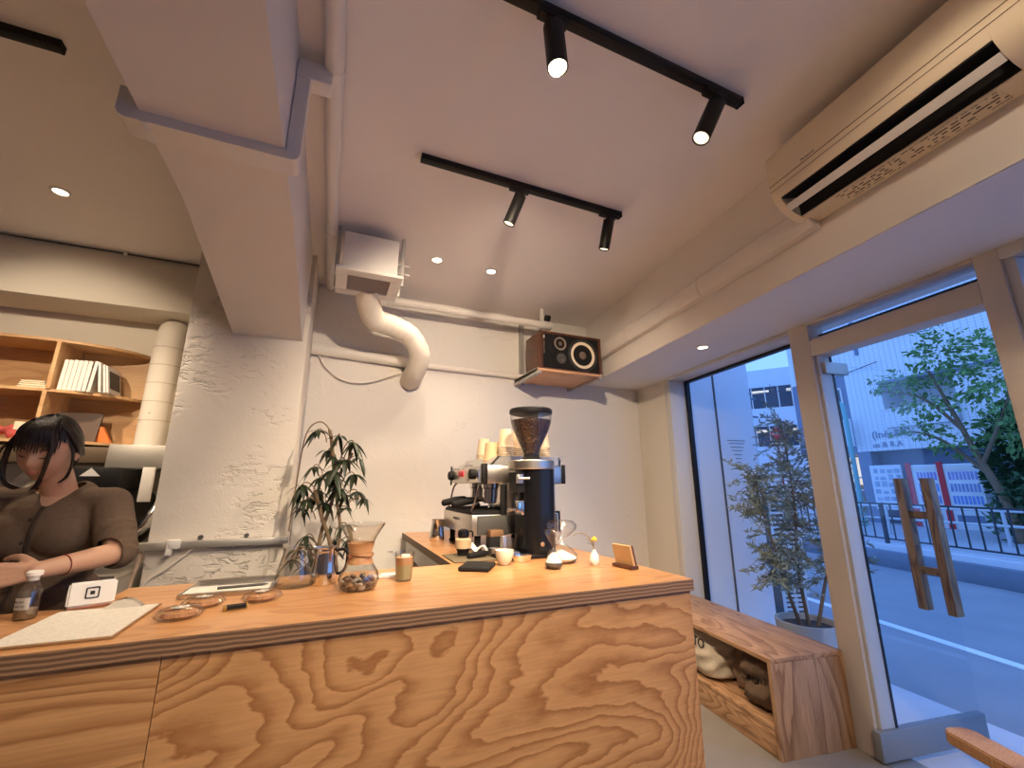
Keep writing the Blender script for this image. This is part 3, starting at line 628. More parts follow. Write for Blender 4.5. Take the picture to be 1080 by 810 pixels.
obj('cabinet', b, M['walnut'], t)
b = bm_(); box(b, (0.018, 0.012, 0.018), (W_-0.018, 0.03, H_-0.018)); obj('baffle', b, M['black_matte'], t)
RX = Matrix.Rotation(R(90), 4, 'X')     # lathe axis z -> -y (towards the viewer)
def on_baffle(x, z): return Matrix.Translation((x, 0.012, z)) @ RX
b = bm_(); lathe(b, [(0.146, 0.0), (0.146, 0.006), (0.136, 0.008), (0.132, 0.006), (0.126, 0.010), (0.119, 0.004)], M=on_baffle(0.405, 0.165), caps=False, seg=40); wf = obj('woofer', b, mat('woofer_surround', (0.025, 0.022, 0.02), 0.7), t)
b = bm_(); lathe(b, [(0.119, 0.004), (0.055, -0.006), (0.038, -0.008), (0.0, -0.007)], M=on_baffle(0.405, 0.165), caps=False, seg=40); obj('cone', b, mat('cone', (0.80, 0.68, 0.50), 0.85), wf)
b = bm_(); lathe(b, [(0.038, -0.008), (0.034, 0.002), (0.018, 0.009), (0.0, 0.011)], M=on_baffle(0.405, 0.165), caps=False); obj('dust_cap', b, mat('dust_cap', (0.16, 0.11, 0.09), 0.8), wf)
b = bm_(); lathe(b, [(0.058, 0), (0.058, 0.005), (0.047, 0.006), (0.046, 0.0)], M=on_baffle(0.185, 0.243), caps=False); md = obj('midrange', b, M['steel'], t)
b = bm_(); lathe(b, [(0.046, 0.001), (0.020, -0.004), (0.013, 0.004), (0.0, 0.007)], M=on_baffle(0.185, 0.243), caps=False); obj('cone', b, mat('mid_cone', (0.20, 0.13, 0.09), 0.6), md)
b = bm_(); lathe(b, [(0.045, 0), (0.045, 0.003), (0.02, 0.001), (0.012, 0.005), (0.0, 0.008)], M=on_baffle(0.195, 0.115), caps=False); obj('tweeter', b, M['dark_grey'], t)
b = bm_(); lathe(b, [(0.034, 0.0005), (0.027, 0.002), (0.026, -0.0005), (0.0, -0.0005)], M=on_baffle(0.108, 0.19), caps=False); obj('port', b, M['black'], t)
b = bm_(); box(b, (0.026, 0.006, 0.272), (0.037, 0.012, 0.30)); obj('badge', b, M['white'], t)
text('badge_lettering', 'CONTROL MONITOR', 0.012, M['steel_dull'], t, (0.032, 0.0115, 0.20), (R(90), R(90), 0), 0.0004)
b = bm_(); ell(b, (0.206, 0.008, 0.10), (0.006, 0.005, 0.006)); obj('level_knob', b, mat('brass_knob', (0.5, 0.25, 0.08), 0.4, 0.8), t)

# electrical bar on the column
t = thing('conduit_rail', 'metal strut rail with white cable tie fixed across the column', 'rail', (-0.88, 2.975, 0.985))
b = bm_(); box(b, (0.0, -0.045, -0.022), (0.70, 0.0, 0.016), 0.003); obj('rail', b, M['zinc'], t)
b = bm_(); box(b, (-0.03, -0.055, -0.026), (0.13, 0.0, 0.014), 0.003); obj('junction_box', b, M['steel_dull'], t)
b = bm_(); box(b, (0.125, -0.065, -0.05), (0.15, -0.045, 0.025)); box(b, (0.13, -0.067, -0.02), (0.185, -0.05, 0.028), 0.006); obj('cable_tie', b, M['white'], t)
for x in (0.26, 0.48):
    b = bm_(); cyl(b, (x, 0.0, 0.03), (x, -0.02, 0.03), 0.012); cyl(b, (x, -0.01, 0.03), (x, -0.01, 0.016), 0.006); obj('bolt', b, M['dark_grey'], t)
b = bm_(); tube(b, smooth_path([(0.24, -0.03, -0.022), (0.20, -0.02, -0.06), (0.12, -0.02, -0.13), (0.04, -0.01, -0.20), (0.0, -0.02, -0.40)]), 0.006, 8); obj('cable', b, M['pvc'], t)
b = bm_(); tube(b, smooth_path([(0.01, -0.03, -0.02), (0.005, -0.03, -0.1), (-0.01, -0.03, -0.2), (-0.01, -0.03, -0.5)]), 0.009, 8); obj('cable', b, mat('cable_brown', (0.45, 0.33, 0.25), 0.6), t)
b = bm_(); tube(b, smooth_path([(-0.205, 3.435, 2.2), (-0.203, 3.437, 1.6), (-0.205, 3.437, 0.9)]), 0.008, 8); tag(obj('wall_conduit', b, M['zinc']), 'thin grey conduit running down the corner behind the plant', 'conduit')

# ================================================================ SHELF RECESS, HOOD, ROASTER
t = thing('wall_shelf', 'plywood wall shelf with rounded right end in the recess', 'shelf', (-2.35, 3.80, 1.55))
def d_shape(x1=1.085, dep=0.31):
    pts = [(0, 0), (0, -dep)]
    for k in range(0, 15):
        a = PI/2*k/14; pts.append((x1-0.56+0.56*math.sin(a), -dep*math.cos(a)))
    return pts
for z, n in ((0.0, 'bottom_board'), (0.315, 'middle_board'), (0.64, 'top_board')):
    b = bm_(); prism(b, d_shape(), z, z+0.018, 'z'); obj(n, b, M['ply_shelf'], t)
b = bm_(); box(b, (0, -0.018, -0.0), (1.09, -0.004, 0.66)); obj('back_panel', b, M['ply_shelf'], t)
b = bm_(); box(b, (-0.018, -0.31, 0.0), (0.0, -0.004, 0.658)); obj('side_panel', b, M['ply_shelf'], t)
b = bm_(); box(b, (0.675, -0.305, 0.018), (0.695, -0.018, 0.315)); obj('divider', b, M['ply_shelf'], t)
b = bm_(); box(b, (0.685, -0.305, 0.333), (0.705, -0.018, 0.64)); obj('divider', b, M['ply_shelf'], t)
def book(label, x, w, h, tilt, m, y=-0.27, z=0.333, group=None, dep=0.19):
    o = thing('book', label, 'book', (-2.35+x, 3.80+y, 1.55+z+0.0005), 0, group)
    Mt = Matrix.Rotation(tilt, 4, 'Y')
    b = bm_(); box(b, (0, 0, 0), (w, dep, h), 0.0015, 1, Mt); obj('cover', b, m, o)
    b = bm_(); box(b, (0.002, 0.004, 0.002), (w-0.002, dep+0.001, h-0.003), 0, 1, Mt); obj('pages', b, M['paper'], o)
    return o
bw = mat('book_white', (0.78, 0.75, 0.69), 0.6)
x = 0.72
for k, (w, h) in enumerate(((0.022, 0.20), (0.021, 0.20), (0.022, 0.203), (0.021, 0.202), (0.023, 0.204), (0.021, 0.203))):
    book('white paperback in the upright row on the upper shelf', x, w, h, R(2), bw, group='white paperbacks in the upright row'); x += w+0.002
book('white paperback just left of the leaning books', x+0.004, 0.018, 0.205, R(3), bw); x += 0.026
book('thin white book leaning left of the dark covered book', x+0.036, 0.014, 0.20, R(-9), bw)
book('white book leaning at the right end of the row', x+0.062, 0.013, 0.185, R(-10), bw)
o = book('leaning book with dark photo cover at the row end', x+0.078, 0.012, 0.18, R(-10), M['white'], y=-0.272)
b = bm_(); box(b, (0.0125, 0.02, 0.03), (0.0135, 0.17, 0.15), 0, 1, Matrix.Rotation(R(-10), 4, 'Y')); obj('cover_photo', b, M['dark_grey'], o)
b = bm_(); 
for k in range(4): box(b, (-0.06+0.004*k, -0.05, 0.012*k), (0.075-0.004*k, 0.05, 0.012*k+0.011), 0.005)
tag(obj('folded_cloth', b, mat('cream_cloth', (0.75, 0.66, 0.48), 0.9), None, (-2.35+0.60, 3.80-0.235, 1.55+0.3335)), 'small cream folded cloth on the upper left shelf', 'cloth')
b = bm_(); rr = random.Random(4)
for k in range(14): ell(b, (rr.uniform(-0.13, 0.13), rr.uniform(-0.05, 0.05), rr.uniform(0.03, 0.07)), (rr.uniform(0.03, 0.055), rr.uniform(0.03, 0.05), rr.uniform(0.025, 0.045)), Euler((rr.random()*3, rr.random()*3, 0)), 14, 8)
for v in b.verts: v.co.z = max(v.co.z, 0)
b = remesh(b, 0.008, 3); tag(obj('cloth_bundle', b, mat('red_cloth', (0.42, 0.07, 0.06), 0.85, bump=0.4, bscale=30, var=0.3, vscale=14), None, (-2.35+0.47, 3.80-0.20, 1.55+0.0185), sharp=80), 'crumpled red cloth bundle on the lower shelf', 'cloth')
b = bm_(); box(b, (0, 0, 0), (0.10, 0.12, 0.105), 0.003, 2, Matrix.Rotation(R(5), 4, 'Z')); tag(obj('paper_box', b, mat('cream_box', (0.72, 0.62, 0.46), 0.8), None, (-2.35+0.57, 3.80-0.27, 1.55+0.0185)), 'cream paper box beside the red cloth on the lower shelf', 'box')
t = thing('picture_frame', 'dark picture leaning on the lower shelf behind the barista', 'picture', (-2.35+0.70, 3.80-0.16, 1.55+0.0185))
b = bm_(); box(b, (0, 0, 0), (0.22, 0.014, 0.20), 0.002, 1, Matrix.Rotation(R(-12), 4, 'X')); obj('panel', b, mat('dark_print', (0.10, 0.055, 0.035), 0.5), t)
b = bm_(); box(b, (-0.008, -0.002, 0), (0.0, 0.016, 0.20), 0.001, 1, Matrix.Rotation(R(-12), 4, 'X')); obj('edge', b, M['white'], t)
b = bm_(); prism(b, [(0, 0), (0.16, 0), (0.105, 0.105), (0.02, 0.12)], 0, 0.03, 'y'); tag(obj('folder', b, mat('orange_folder', (0.80, 0.22, 0.05), 0.6), None, (-2.35+0.83, 3.80-0.13, 1.55+0.0185)), 'orange folder at the curved end of the lower shelf', 'folder')

t = thing('vertical_duct', 'tall wrapped white duct rising beside the shelf', 'duct', (-1.135, 3.64, 1.55))
b = bm_(); path = [(0, 0, 0)]+[(0, 0, 0.08*k) for k in range(1, 10)]+[(0.0, 0.01, 0.78), (0.0, 0.04, 0.84), (0.0, 0.09, 0.875), (0.0, 0.16, 0.885)]
tube(b, path, 0.088, 28); obj('pipe', b, M['foil_duct'], t)
b = bm_()
for z in (0.17, 0.30, 0.43, 0.56, 0.69): tube(b, [(0, 0, z), (0, 0, z+0.006)], 0.0895, 28)
obj('tape_seam', b, mat('tape', (0.55, 0.47, 0.38), 0.7), t)
b = bm_(); ell(b, (-0.01, -0.088, 0.22), (0.006, 0.003, 0.006)); obj('rivet', b, M['zinc'], t)
t = thing('extractor_hood', 'stainless extractor hood under the duct', 'hood', (-1.47, 3.42, 1.40))
b = bm_(); box(b, (0.20, 0, 0), (0.55, 0.36, 0.145), 0.002); obj('canopy', b, M['steel_dull'], t)
b = bm_(); box(b, (-0.5, 0.02, 0.03), (0.20, 0.36, 0.125), 0.002); obj('side_box', b, mat('hood_side', (0.13, 0.09, 0.055), 0.5, 0.3), t)
b = bm_(); box(b, (0.2, -0.006, -0.006), (0.552, 0.0, 0.004)); obj('lip', b, M['dark_grey'], t)

t = thing('coffee_roaster', 'black drum coffee roaster half hidden behind the barista', 'coffee roaster', (-1.22, 3.25, 0))
b = bm_(); box(b, (-0.28, 0.0, 0.10), (0.30, 0.42, 0.86), 0.01); obj('stand', b, M['black_matte'], t)
b = bm_(); cyl(b, (0.0, -0.10, 1.10), (0.0, 0.35, 1.10), 0.22, seg=36); obj('drum', b, M['black_gloss'], t)
b = bm_(); box(b, (-0.13, -0.11, 1.26), (0.13, 0.28, 1.395), 0.006); hp = obj('control_box', b, M['black'], t)
b = bm_(); prism(b, [(-0.045, 1.345), (0.045, 1.345), (0.0, 1.39)], -0.1125, -0.111, 'y'); obj('emblem', b, M['white'], hp)
b = bm_(); box(b, (-0.13, -0.112, 1.255), (0.13, -0.108, 1.262)); obj('edge_strip', b, M['chrome'], hp)
b = bm_(); lathe(b, [(0.115, 0), (0.115, 0.04), (0.09, 0.06), (0.0, 0.065)], M=Matrix.Translation((0.085, -0.10, 1.13)) @ RX, seg=32); obj('drum_door', b, M['black_gloss'], t)
b = bm_(); tube(b, smooth_path([(0.06, 0.05, 0.98), (0.20, 0.0, 1.02), (0.27, 0.0, 1.10), (0.30, 0.05, 1.22), (0.30, 0.1, 1.36)]), 0.035, 18); obj('exhaust_pipe', b, M['chrome'], t)
b = bm_(); tube(b, smooth_path([(-0.33, 0.0, 1.20), (-0.28, -0.05, 1.31), (-0.18, -0.07, 1.355), (-0.13, -0.05, 1.35)]), 0.05, 18); obj('hopper_pipe', b, M['steel'], t)
b = bm_(); box(b, (0.20, -0.02, 1.20), (0.26, 0.0, 1.40), 0.003); obj('tag_plate', b, M['white_plastic'], t)
t = thing('steel_sink', 'grey steel sink unit low behind the counter', 'sink', (-1.75, 2.72, 0))
b = bm_(); box(b, (0.0, 0.0, 0.12), (0.86, 0.38, 0.86), 0.004); obj('cabinet', b, M['steel_dull'], t)
b = bm_(); box(b, (-0.01, -0.012, 0.86), (0.87, 0.39, 0.885), 0.004); box(b, (-0.01, 0.37, 0.885), (0.87, 0.39, 0.95)); obj('rim', b, M['steel'], t)
b = bm_()
for x in (0.05, 0.80): box(b, (x, 0.03, 0), (x+0.03, 0.06, 0.12)); box(b, (x, 0.32, 0), (x+0.03, 0.35, 0.12))
obj('foot', b, M['steel'], t)
# ================================================================ ESPRESSO MACHINE, GRINDER, CUPS
T = 0.951        # just above the counter top
t = thing('espresso_machine', 'two group stainless espresso machine on the counter return', 'espresso machine', (0.72, 2.24, T))
MD, MW = 0.56, 0.60
b = bm_()
for x in (0.05, 0.48):
    for y in (0.05, 0.55): lathe(b, [(0.022, 0), (0.022, 0.01), (0.016, 0.02), (0.018, 0.085)], (x, y, 0))
obj('feet', b, M['black_matte'], t)
b = bm_(); box(b, (0.0, 0.0, 0.085), (0.52, MW, 0.19), 0.004); obj('base', b, M['steel'], t)
b = bm_(); box(b, (0.03, -0.006, 0.09), (0.51, 0.0, 0.186), 0.001); obj('side_panel', b, M['dark_grey'], t)
text('maker_name', 'LA MARZOCCO', 0.020, M['dark_grey'], t, (-0.001, 0.30, 0.155), (R(90), 0, R(-90)), 0.0006)
b = bm_(); box(b, (0.005, 0.02, 0.19), (0.30, MW-0.02, 0.205), 0.002)
for k in range(20): box(b, (0.01, 0.03+k*0.0275, 0.205), (0.295, 0.04+k*0.0275, 0.211))
obj('drip_tray', b, M['black_matte'], t)
b = bm_(); box(b, (0.30, 0.03, 0.19), (0.52, MW-0.03, 0.36), 0.003); obj('back_panel', b, M['steel'], t)
b = bm_(); box(b, (0.20, -0.004, 0.12), (0.275, 0.02, 0.36), 0.002); obj('end_upright', b, M['steel_dull'], t)
b = bm_(); box(b, (0.165, -0.002, 0.13), (0.20, 0.018, 0.35), 0.002); obj('side_guard', b, M['black_matte'], t)
b = bm_(); box(b, (0.06, 0.0, 0.355), (MD, MW, 0.455), 0.004); obj('upper_body', b, M['steel'], t)
b = bm_(); box(b, (0.055, -0.006, 0.35), (0.085, 0.03, 0.462), 0.004); box(b, (MD-0.012, -0.006, 0.352), (MD+0.012, MW+0.006, 0.462), 0.004); obj('edge_trim', b, M['black'], t)
b = bm_(); prism(b, [(0.06, 0.355), (0.042, 0.36), (0.038, 0.42), (0.05, 0.45), (0.06, 0.455)], 0.02, MW-0.02, 'y'); obj('front_panel', b, M['steel'], t)
b = bm_(); ell(b, (0.09, 0.42, 0.45), (0.05, 0.11, 0.03)); obj('front_dome', b, M['chrome'], t)
b = bm_(); box(b, (0.032, 0.30, 0.395), (0.040, 0.40, 0.43), 0.003); obj('logo_badge', b, mat('red_badge', (0.75, 0.03, 0.06), 0.4), t)
b = bm_(); box(b, (0.0325, 0.20, 0.365), (0.040, 0.235, 0.43), 0.003); obj('gauge_plate', b, M['steel_dull'], t)
for y, gx in ((0.06, 0.075), (0.54, 0.085)):
    b = bm_(); tube(b, [(gx-0.02, y, 0.405), (gx-0.04, y, 0.405), (gx-0.041, y, 0.405), (gx-0.072, y, 0.405), (gx-0.078, y, 0.405)], [0.017, 0.017, 0.028, 0.028, 0.022], 20); obj('steam_knob', b, M['black_matte'], t)
b = bm_(); box(b, (0.036, 0.575, 0.345), (0.044, 0.60, 0.465), 0.002); obj('handle_plate', b, M['black'], t)
for k, y in enumerate((0.19, 0.42)):
    b = bm_(); lathe(b, [(0.045, 0.0), (0.045, 0.05), (0.052, 0.055), (0.052, 0.09)], (0.17, y, 0.275)); cyl(b, (0.17, y, 0.36), (0.17, y, 0.345), 0.03); g = obj('group_head', b, M['chrome'], t)
    b = bm_(); lathe(b, [(0.036, 0), (0.041, 0.006), (0.041, 0.035)], (0.17, y, 0.243)); tube(b, [(0.17, y, 0.243), (0.17, y, 0.225), (0.155, y, 0.215)], 0.011, 12); tube(b, [(0.17, y, 0.243), (0.185, y, 0.22)], 0.009, 12); tube(b, [(0.132, y, 0.262), (0.09, y, 0.262)], [0.010, 0.012], 14); pf = obj('portafilter', b, M['chrome'], t)
    b = bm_(); tube(b, [(0.095, y, 0.262), (0.085, y, 0.262), (0.03, y, 0.255), (-0.05, y, 0.238), (-0.06, y, 0.236)], [0.012, 0.018, 0.021, 0.020, 0.011], 18); obj('handle', b, M['black_matte'], pf)
for y, s in ((0.06, -1), (0.545, 1)):
    b = bm_(); tube(b, smooth_path([(0.07, y, 0.36), (0.05, y+0.01*s, 0.33), (0.035, y+0.01*s, 0.27), (0.02, y, 0.215)]), 0.0055, 10); cyl(b, (0.02, y, 0.215), (0.018, y, 0.20), 0.008); obj('steam_wand', b, M['chrome'] if s < 0 else M['dark_grey'], t)
b = bm_(); tube(b, smooth_path([(0.12, 0.30, 0.36), (0.12, 0.30, 0.30), (0.11, 0.30, 0.23)]), 0.006, 10); obj('water_spout', b, M['dark_grey'], t)
b = bm_(); box(b, (0.14, 0.015, 0.462), (MD-0.01, MW-0.015, 0.470), 0.001)
prism(b, [(0.10, 0.456), (MD, 0.456), (MD-0.03, 0.505), (0.15, 0.505)], 0.0, 0.012, 'y'); prism(b, [(0.10, 0.456), (MD, 0.456), (MD-0.03, 0.505), (0.15, 0.505)], MW-0.012, MW, 'y')
prism(b, [(0.10, 0.456), (0.112, 0.456), (0.162, 0.505), (0.15, 0.505)], 0.0, MW, 'y'); box(b, (MD-0.03, 0, 0.456), (MD-0.018, MW, 0.505))
obj('cup_rail', b, M['zinc'], t)
b = bm_(); tube(b, [(MD-0.06, 0.02, 0.35), (MD-0.09, 0.02, 0.20)], 0.008, 10); box(b, (MD-0.14, 0.01, 0.085), (MD-0.02, 0.03, 0.20), 0.003); obj('rear_leg', b, M['black'], t)

t = thing('coffee_grinder', 'tall black coffee grinder with a glass hopper of beans', 'coffee grinder', (0.985, 2.065, T))
b = bm_(); box(b, (-0.215, -0.105, 0.0), (0.115, 0.13, 0.02), 0.008); obj('base_plate', b, M['black'], t)
b = bm_()
def rrect(x0, x1, y0, y1, r, n=6):
    pts = []
    for cx, cy, a0 in ((x1-r, y1-r, 0), (x0+r, y1-r, 90), (x0+r, y0+r, 180), (x1-r, y0+r, 270)):
        for k in range(n+1): a = R(a0+90*k/n); pts.append((cx+r*math.cos(a), cy+r*math.sin(a)))
    return pts
prism(b, rrect(-0.065, 0.112, -0.105, 0.12, 0.075, 10), 0.02, 0.425); obj('body', b, M['black_gloss'], t)
b = bm_(); prism(b, rrect(-0.105, -0.05, -0.055, 0.055, 0.01), 0.31, 0.41); obj('spout_housing', b, M['black'], t)
b = bm_(); box(b, (-0.108, -0.068, 0.355), (-0.075, -0.05, 0.40), 0.002); tube(b, [(-0.10, -0.074, 0.378), (-0.055, -0.10, 0.38)], 0.006, 8); obj('switch_plate', b, M['steel'], t)
b = bm_(); tube(b, [(-0.085, 0, 0.31), (-0.085, 0, 0.275)], [0.017, 0.013], 18); obj('spout', b, M['dark_grey'], t)
b = bm_()
for y in (-0.045, 0.035): box(b, (-0.115, y, 0.215), (-0.06, y+0.012, 0.23), 0.003)
box(b, (-0.075, -0.05, 0.20), (-0.06, 0.05, 0.27), 0.003); box(b, (-0.108, -0.062, 0.215), (-0.082, -0.05, 0.265), 0.002); obj('portafilter_fork', b, M['chrome'], t)
b = bm_(); box(b, (-0.20, -0.085, 0.02), (-0.105, 0.085, 0.035), 0.003); box(b, (-0.20, -0.1, 0.02), (-0.18, -0.07, 0.11), 0.002); obj('grounds_tray', b, M['steel'], t)
b = bm_(); ell(b, (0.01, -0.1055, 0.065), (0.011, 0.004, 0.011)); obj('key_lock', b, mat('brass_lock', (0.62, 0.40, 0.22), 0.3, 0.9), t)
b = bm_(); lathe(b, [(0.118, 0.425), (0.122, 0.43), (0.122, 0.468), (0.118, 0.472), (0.06, 0.474)], (0.005, 0.005, 0)); obj('collar', b, M['steel'], t)
b = bm_(); lathe(b, [(0.05, 0.472), (0.05, 0.487), (0.043, 0.492), (0.043, 0.505)], (0.005, 0.005, 0)); obj('hopper_neck', b, M['black'], t)
HP = [(0.044, 0.50), (0.048, 0.53), (0.070, 0.575), (0.095, 0.63), (0.110, 0.675), (0.113, 0.715), (0.112, 0.725)]
b = bm_(); lathe(b, HP, (0.005, 0.005, 0), 40, caps=False); obj('hopper', b, M['clear'], t)
b = bm_(); lathe(b, [(0.113, 0.722), (0.117, 0.725), (0.117, 0.742), (0.112, 0.748), (0.0, 0.748)], (0.005, 0.005, 0), 40); obj('lid', b, M['black'], t)
bean = mat('coffee_beans', (0.055, 0.022, 0.012), 0.35)
nt = bean.node_tree; tc = nt.nodes.new('ShaderNodeTexCoord'); vo = nt.nodes.new('ShaderNodeTexVoronoi'); vo.inputs['Scale'].default_value = 85
nt.links.new(tc.outputs['Object'], vo.inputs['Vector']); bp = nt.nodes.new('ShaderNodeBump'); bp.inputs['Strength'].default_value = 1.0; bp.inputs['Distance'].default_value = 0.006; bp.invert = True
nt.links.new(vo.outputs['Distance'], bp.inputs['Height']); nt.links.new(bp.outputs[0], nt.nodes['Principled BSDF'].inputs['Normal'])
hs = nt.nodes.new('ShaderNodeMix'); hs.data_type = 'RGBA'; hs.inputs[6].default_value = (0.018, 0.008, 0.006, 1); hs.inputs[7].default_value = (0.075, 0.032, 0.02, 1)
nt.links.new(vo.outputs['Color'], hs.inputs[0]); nt.links.new(hs.outputs[2], nt.nodes['Principled BSDF'].inputs['Base Color'])
b = bm_(); lathe(b, [(0.0, 0.508), (0.041, 0.508), (0.046, 0.53), (0.067, 0.575), (0.092, 0.63), (0.107, 0.675), (0.108, 0.685), (0.06, 0.697), (0.0, 0.70)], (0.005, 0.005, 0), 40)
tag(obj('coffee_beans', b, bean, t), kind='stuff')

# paper cups on the machine, upside down in stacks
M['cup'] = mat('kraft_cup', (0.66, 0.45, 0.25), 0.75)
M['cup_pale'] = mat('pale_cup', (0.72, 0.56, 0.37), 0.75)
def cup_proto(m):
    b = bm_(); lathe(b, [(0.0435, 0.004), (0.045, 0.002), (0.0455, 0.0045), (0.044, 0.007), (0.041, 0.008), (0.031, 0.094), (0.0285, 0.095), (0.0285, 0.088), (0.0, 0.088)], seg=28, caps=False)
    for v in b.verts: pass
    return obj('paper_cup', b, m)
def cup_stack(proto_m, x, y, n, label, group, first=[None], z0=T+0.471, step=0.0125, scale=1.15):
    p = cup_proto(proto_m); p.location = (x, y, z0); p.scale = (scale,)*3; tag(p, label, 'cup', group)
    for k in range(1, n):
        c = p.copy(); COL.objects.link(c); c.location = (x+random.uniform(-.001, .001), y+random.uniform(-.001, .001), z0+k*step)
cup_stack(M['cup'], 0.885, 2.40, 2, 'kraft paper cup in the shortest left stack on the espresso machine', 'cups of the short left stack')
cup_stack(M['cup_pale'], 0.955, 2.345, 8, 'pale paper cup in the tall second stack on the espresso machine', 'cups of the second stack')
cup_stack(M['cup'], 1.03, 2.58, 6, 'kraft paper cup in the small stack between the two tall stacks', 'cups of the small middle stack', scale=1.0)
cup_stack(M['cup_pale'], 1.06, 2.40, 8, 'pale paper cup in the stack just left of the bean hopper', 'cups of the stack left of the hopper')
cup_stack(M['cup_pale'], 1.235, 2.42, 9, 'paper cup in the stack peeping out right of the bean hopper', 'cups of the stack behind the hopper')
cup_stack(M['cup_pale'], 0.935, 2.68, 6, 'paper cup in the rear stack at the back of the espresso machine', 'cups of the rear stack')

# ================================================================ SMALL THINGS BY THE MACHINE
def lathe_obj(name, prof, m, parent=None, loc=(0,0,0), seg=36, caps=True, sharp=35): 
    b = bm_(); lathe(b, prof, seg=seg, caps=caps); return obj(name, b, m, parent, loc, 0, sharp)
def glass_prof(outer, th=0.0018):
    return outer+[(max(r-th, 0), z+(th if i == len(outer)-1 else 0)) for i, (r, z) in reversed(list(enumerate(outer)))]
def pitcher(label, loc, rz, h=0.115, r=0.046, handle=True, m='chrome'):
    t = thing('milk_pitcher', label, 'pitcher', loc, rz)
    b = bm_(); pr = [(0, 0.002), (r*0.95, 0.0), (r, 0.006), (r*0.98, h*0.35), (r*0.80, h*0.75), (r*0.78, h*0.95), (r*0.83, h), (r*0.80, h-0.001), (r*0.76, h*0.75), (r*0.94, h*0.3), (0, 0.006)]
    lathe(b, pr, seg=36)
    for v in b.verts:                                                  # pouring lip
        if v.co.z > h*0.8 and v.co.x < -r*0.55: k = (v.co.z-h*0.8)/(h*0.2); v.co.x -= 0.014*k; v.co.y *= 1-0.35*k
    obj('body', b, M[m], t)
    if handle:
        b = bm_(); tube(b, smooth_path([(r*0.76, 0, h*0.90), (r*1.3, 0, h*0.93), (r*1.62, 0, h*0.80), (r*1.55, 0, h*0.45), (r*1.2, 0, h*0.28), (r*0.94, 0, h*0.28)]), 0.0055, 10); obj('handle', b, M['black_matte'], t)
    return t
pitcher('steel milk pitcher beside the glass carafe', (0.02, 1.80, T), R(-20), 0.125, 0.048)
pitcher('small steel milk jug on the return left of the machine', (0.68, 2.83, T), R(70), 0.13, 0.05, False)
# tamping corner
t = thing('tamping_mat', 'dark olive rubber tamping mat on the return edge', 'mat', (0.565, 1.995, T)); b = bm_(); box(b, (0, 0, 0), (0.25, 0.24, 0.006), 0.002); obj('mat', b, mat('mat_olive', (0.13, 0.10, 0.055), 0.6), t)
t = thing('coffee_tamper', 'tan and black coffee tamper standing on the mat', 'tamper', (0.655, 2.17, T+0.0065))
lathe_obj('base', [(0.0, 0), (0.029, 0), (0.029, 0.012), (0.027, 0.012), (0.036, 0.034), (0.0, 0.034)], M['black'], t)
lathe_obj('collar', [(0.0, 0.034), (0.040, 0.034), (0.040, 0.075), (0.032, 0.082), (0.0, 0.082)], mat('tamper_tan', (0.55, 0.38, 0.22), 0.5), t)
b = bm_(); lathe(b, [(0.0, 0.082), (0.026, 0.082), (0.030, 0.10), (0.026, 0.118), (0.012, 0.124), (0, 0.124)]); tube(b, smooth_path([(0.02, 0, 0.112), (0.045, 0, 0.11), (0.05, 0, 0.09), (0.045, 0, 0.085)]), 0.004, 8); obj('knob', b, M['black_gloss'], t)
t = thing('portafilter', 'spare portafilter with black handle resting by the mat', 'portafilter', (0.80, 2.10, T))
b = bm_(); lathe(b, [(0.0, 0.0), (0.030, 0.0), (0.036, 0.005), (0.036, 0.038), (0.039, 0.04), (0.034, 0.04), (0.032, 0.01), (0, 0.008)]); obj('basket', b, M['steel'], t)
b = bm_(); tube(b, [(-0.034, 0, 0.022), (-0.05, -0.005, 0.022), (-0.06, -0.008, 0.02), (-0.15, -0.04, 0.016), (-0.155, -0.042, 0.016)], [0.009, 0.01, 0.016, 0.015, 0.008], 16); obj('handle', b, M['black_matte'], t)
b = bm_(); 
bmesh.ops.create_grid(b, x_segments=24, y_segments=14, size=0.5)
for v in b.verts:
    x, y = v.co.x, v.co.y; v.co = Vector((x*0.10+0.01*math.sin(y*7), y*0.075, 0.028+0.012*math.sin(x*9)+0.008*math.sin(y*11+x*4)-0.02*(x+0.5)))
bmesh.ops.solidify(b, geom=b.faces[:], thickness=0.004)
tag(obj('bar_cloth', b, M['white'], None, (0.745, 2.185, T+0.014), R(-25), sharp=80), 'white bar cloth crumpled in front of the machine', 'cloth')
t = thing('knock_box', 'small black and tan box in front of the grinder', 'box', (0.80, 2.165, T)); b = bm_(); box(b, (-0.005, 0, 0), (0.075, 0.06, 0.085), 0.004); obj('body', b, M['black_matte'], t)
b = bm_(); box(b, (0.0, 0.002, 0.085), (0.072, 0.058, 0.118), 0.004); obj('lid', b, mat('box_tan', (0.22, 0.11, 0.05), 0.6), t)
t = thing('drip_dish', 'oval steel dish lying at the grinder foot', 'dish', (0.868, 1.925, T)); b = bm_(); lathe(b, [(0, 0.0), (0.05, 0), (0.062, 0.02), (0.066, 0.03), (0.063, 0.029), (0.055, 0.008), (0, 0.005)], M=Matrix.Diagonal((0.75, 0.5, 1, 1))); obj('body', b, M['chrome'], t)
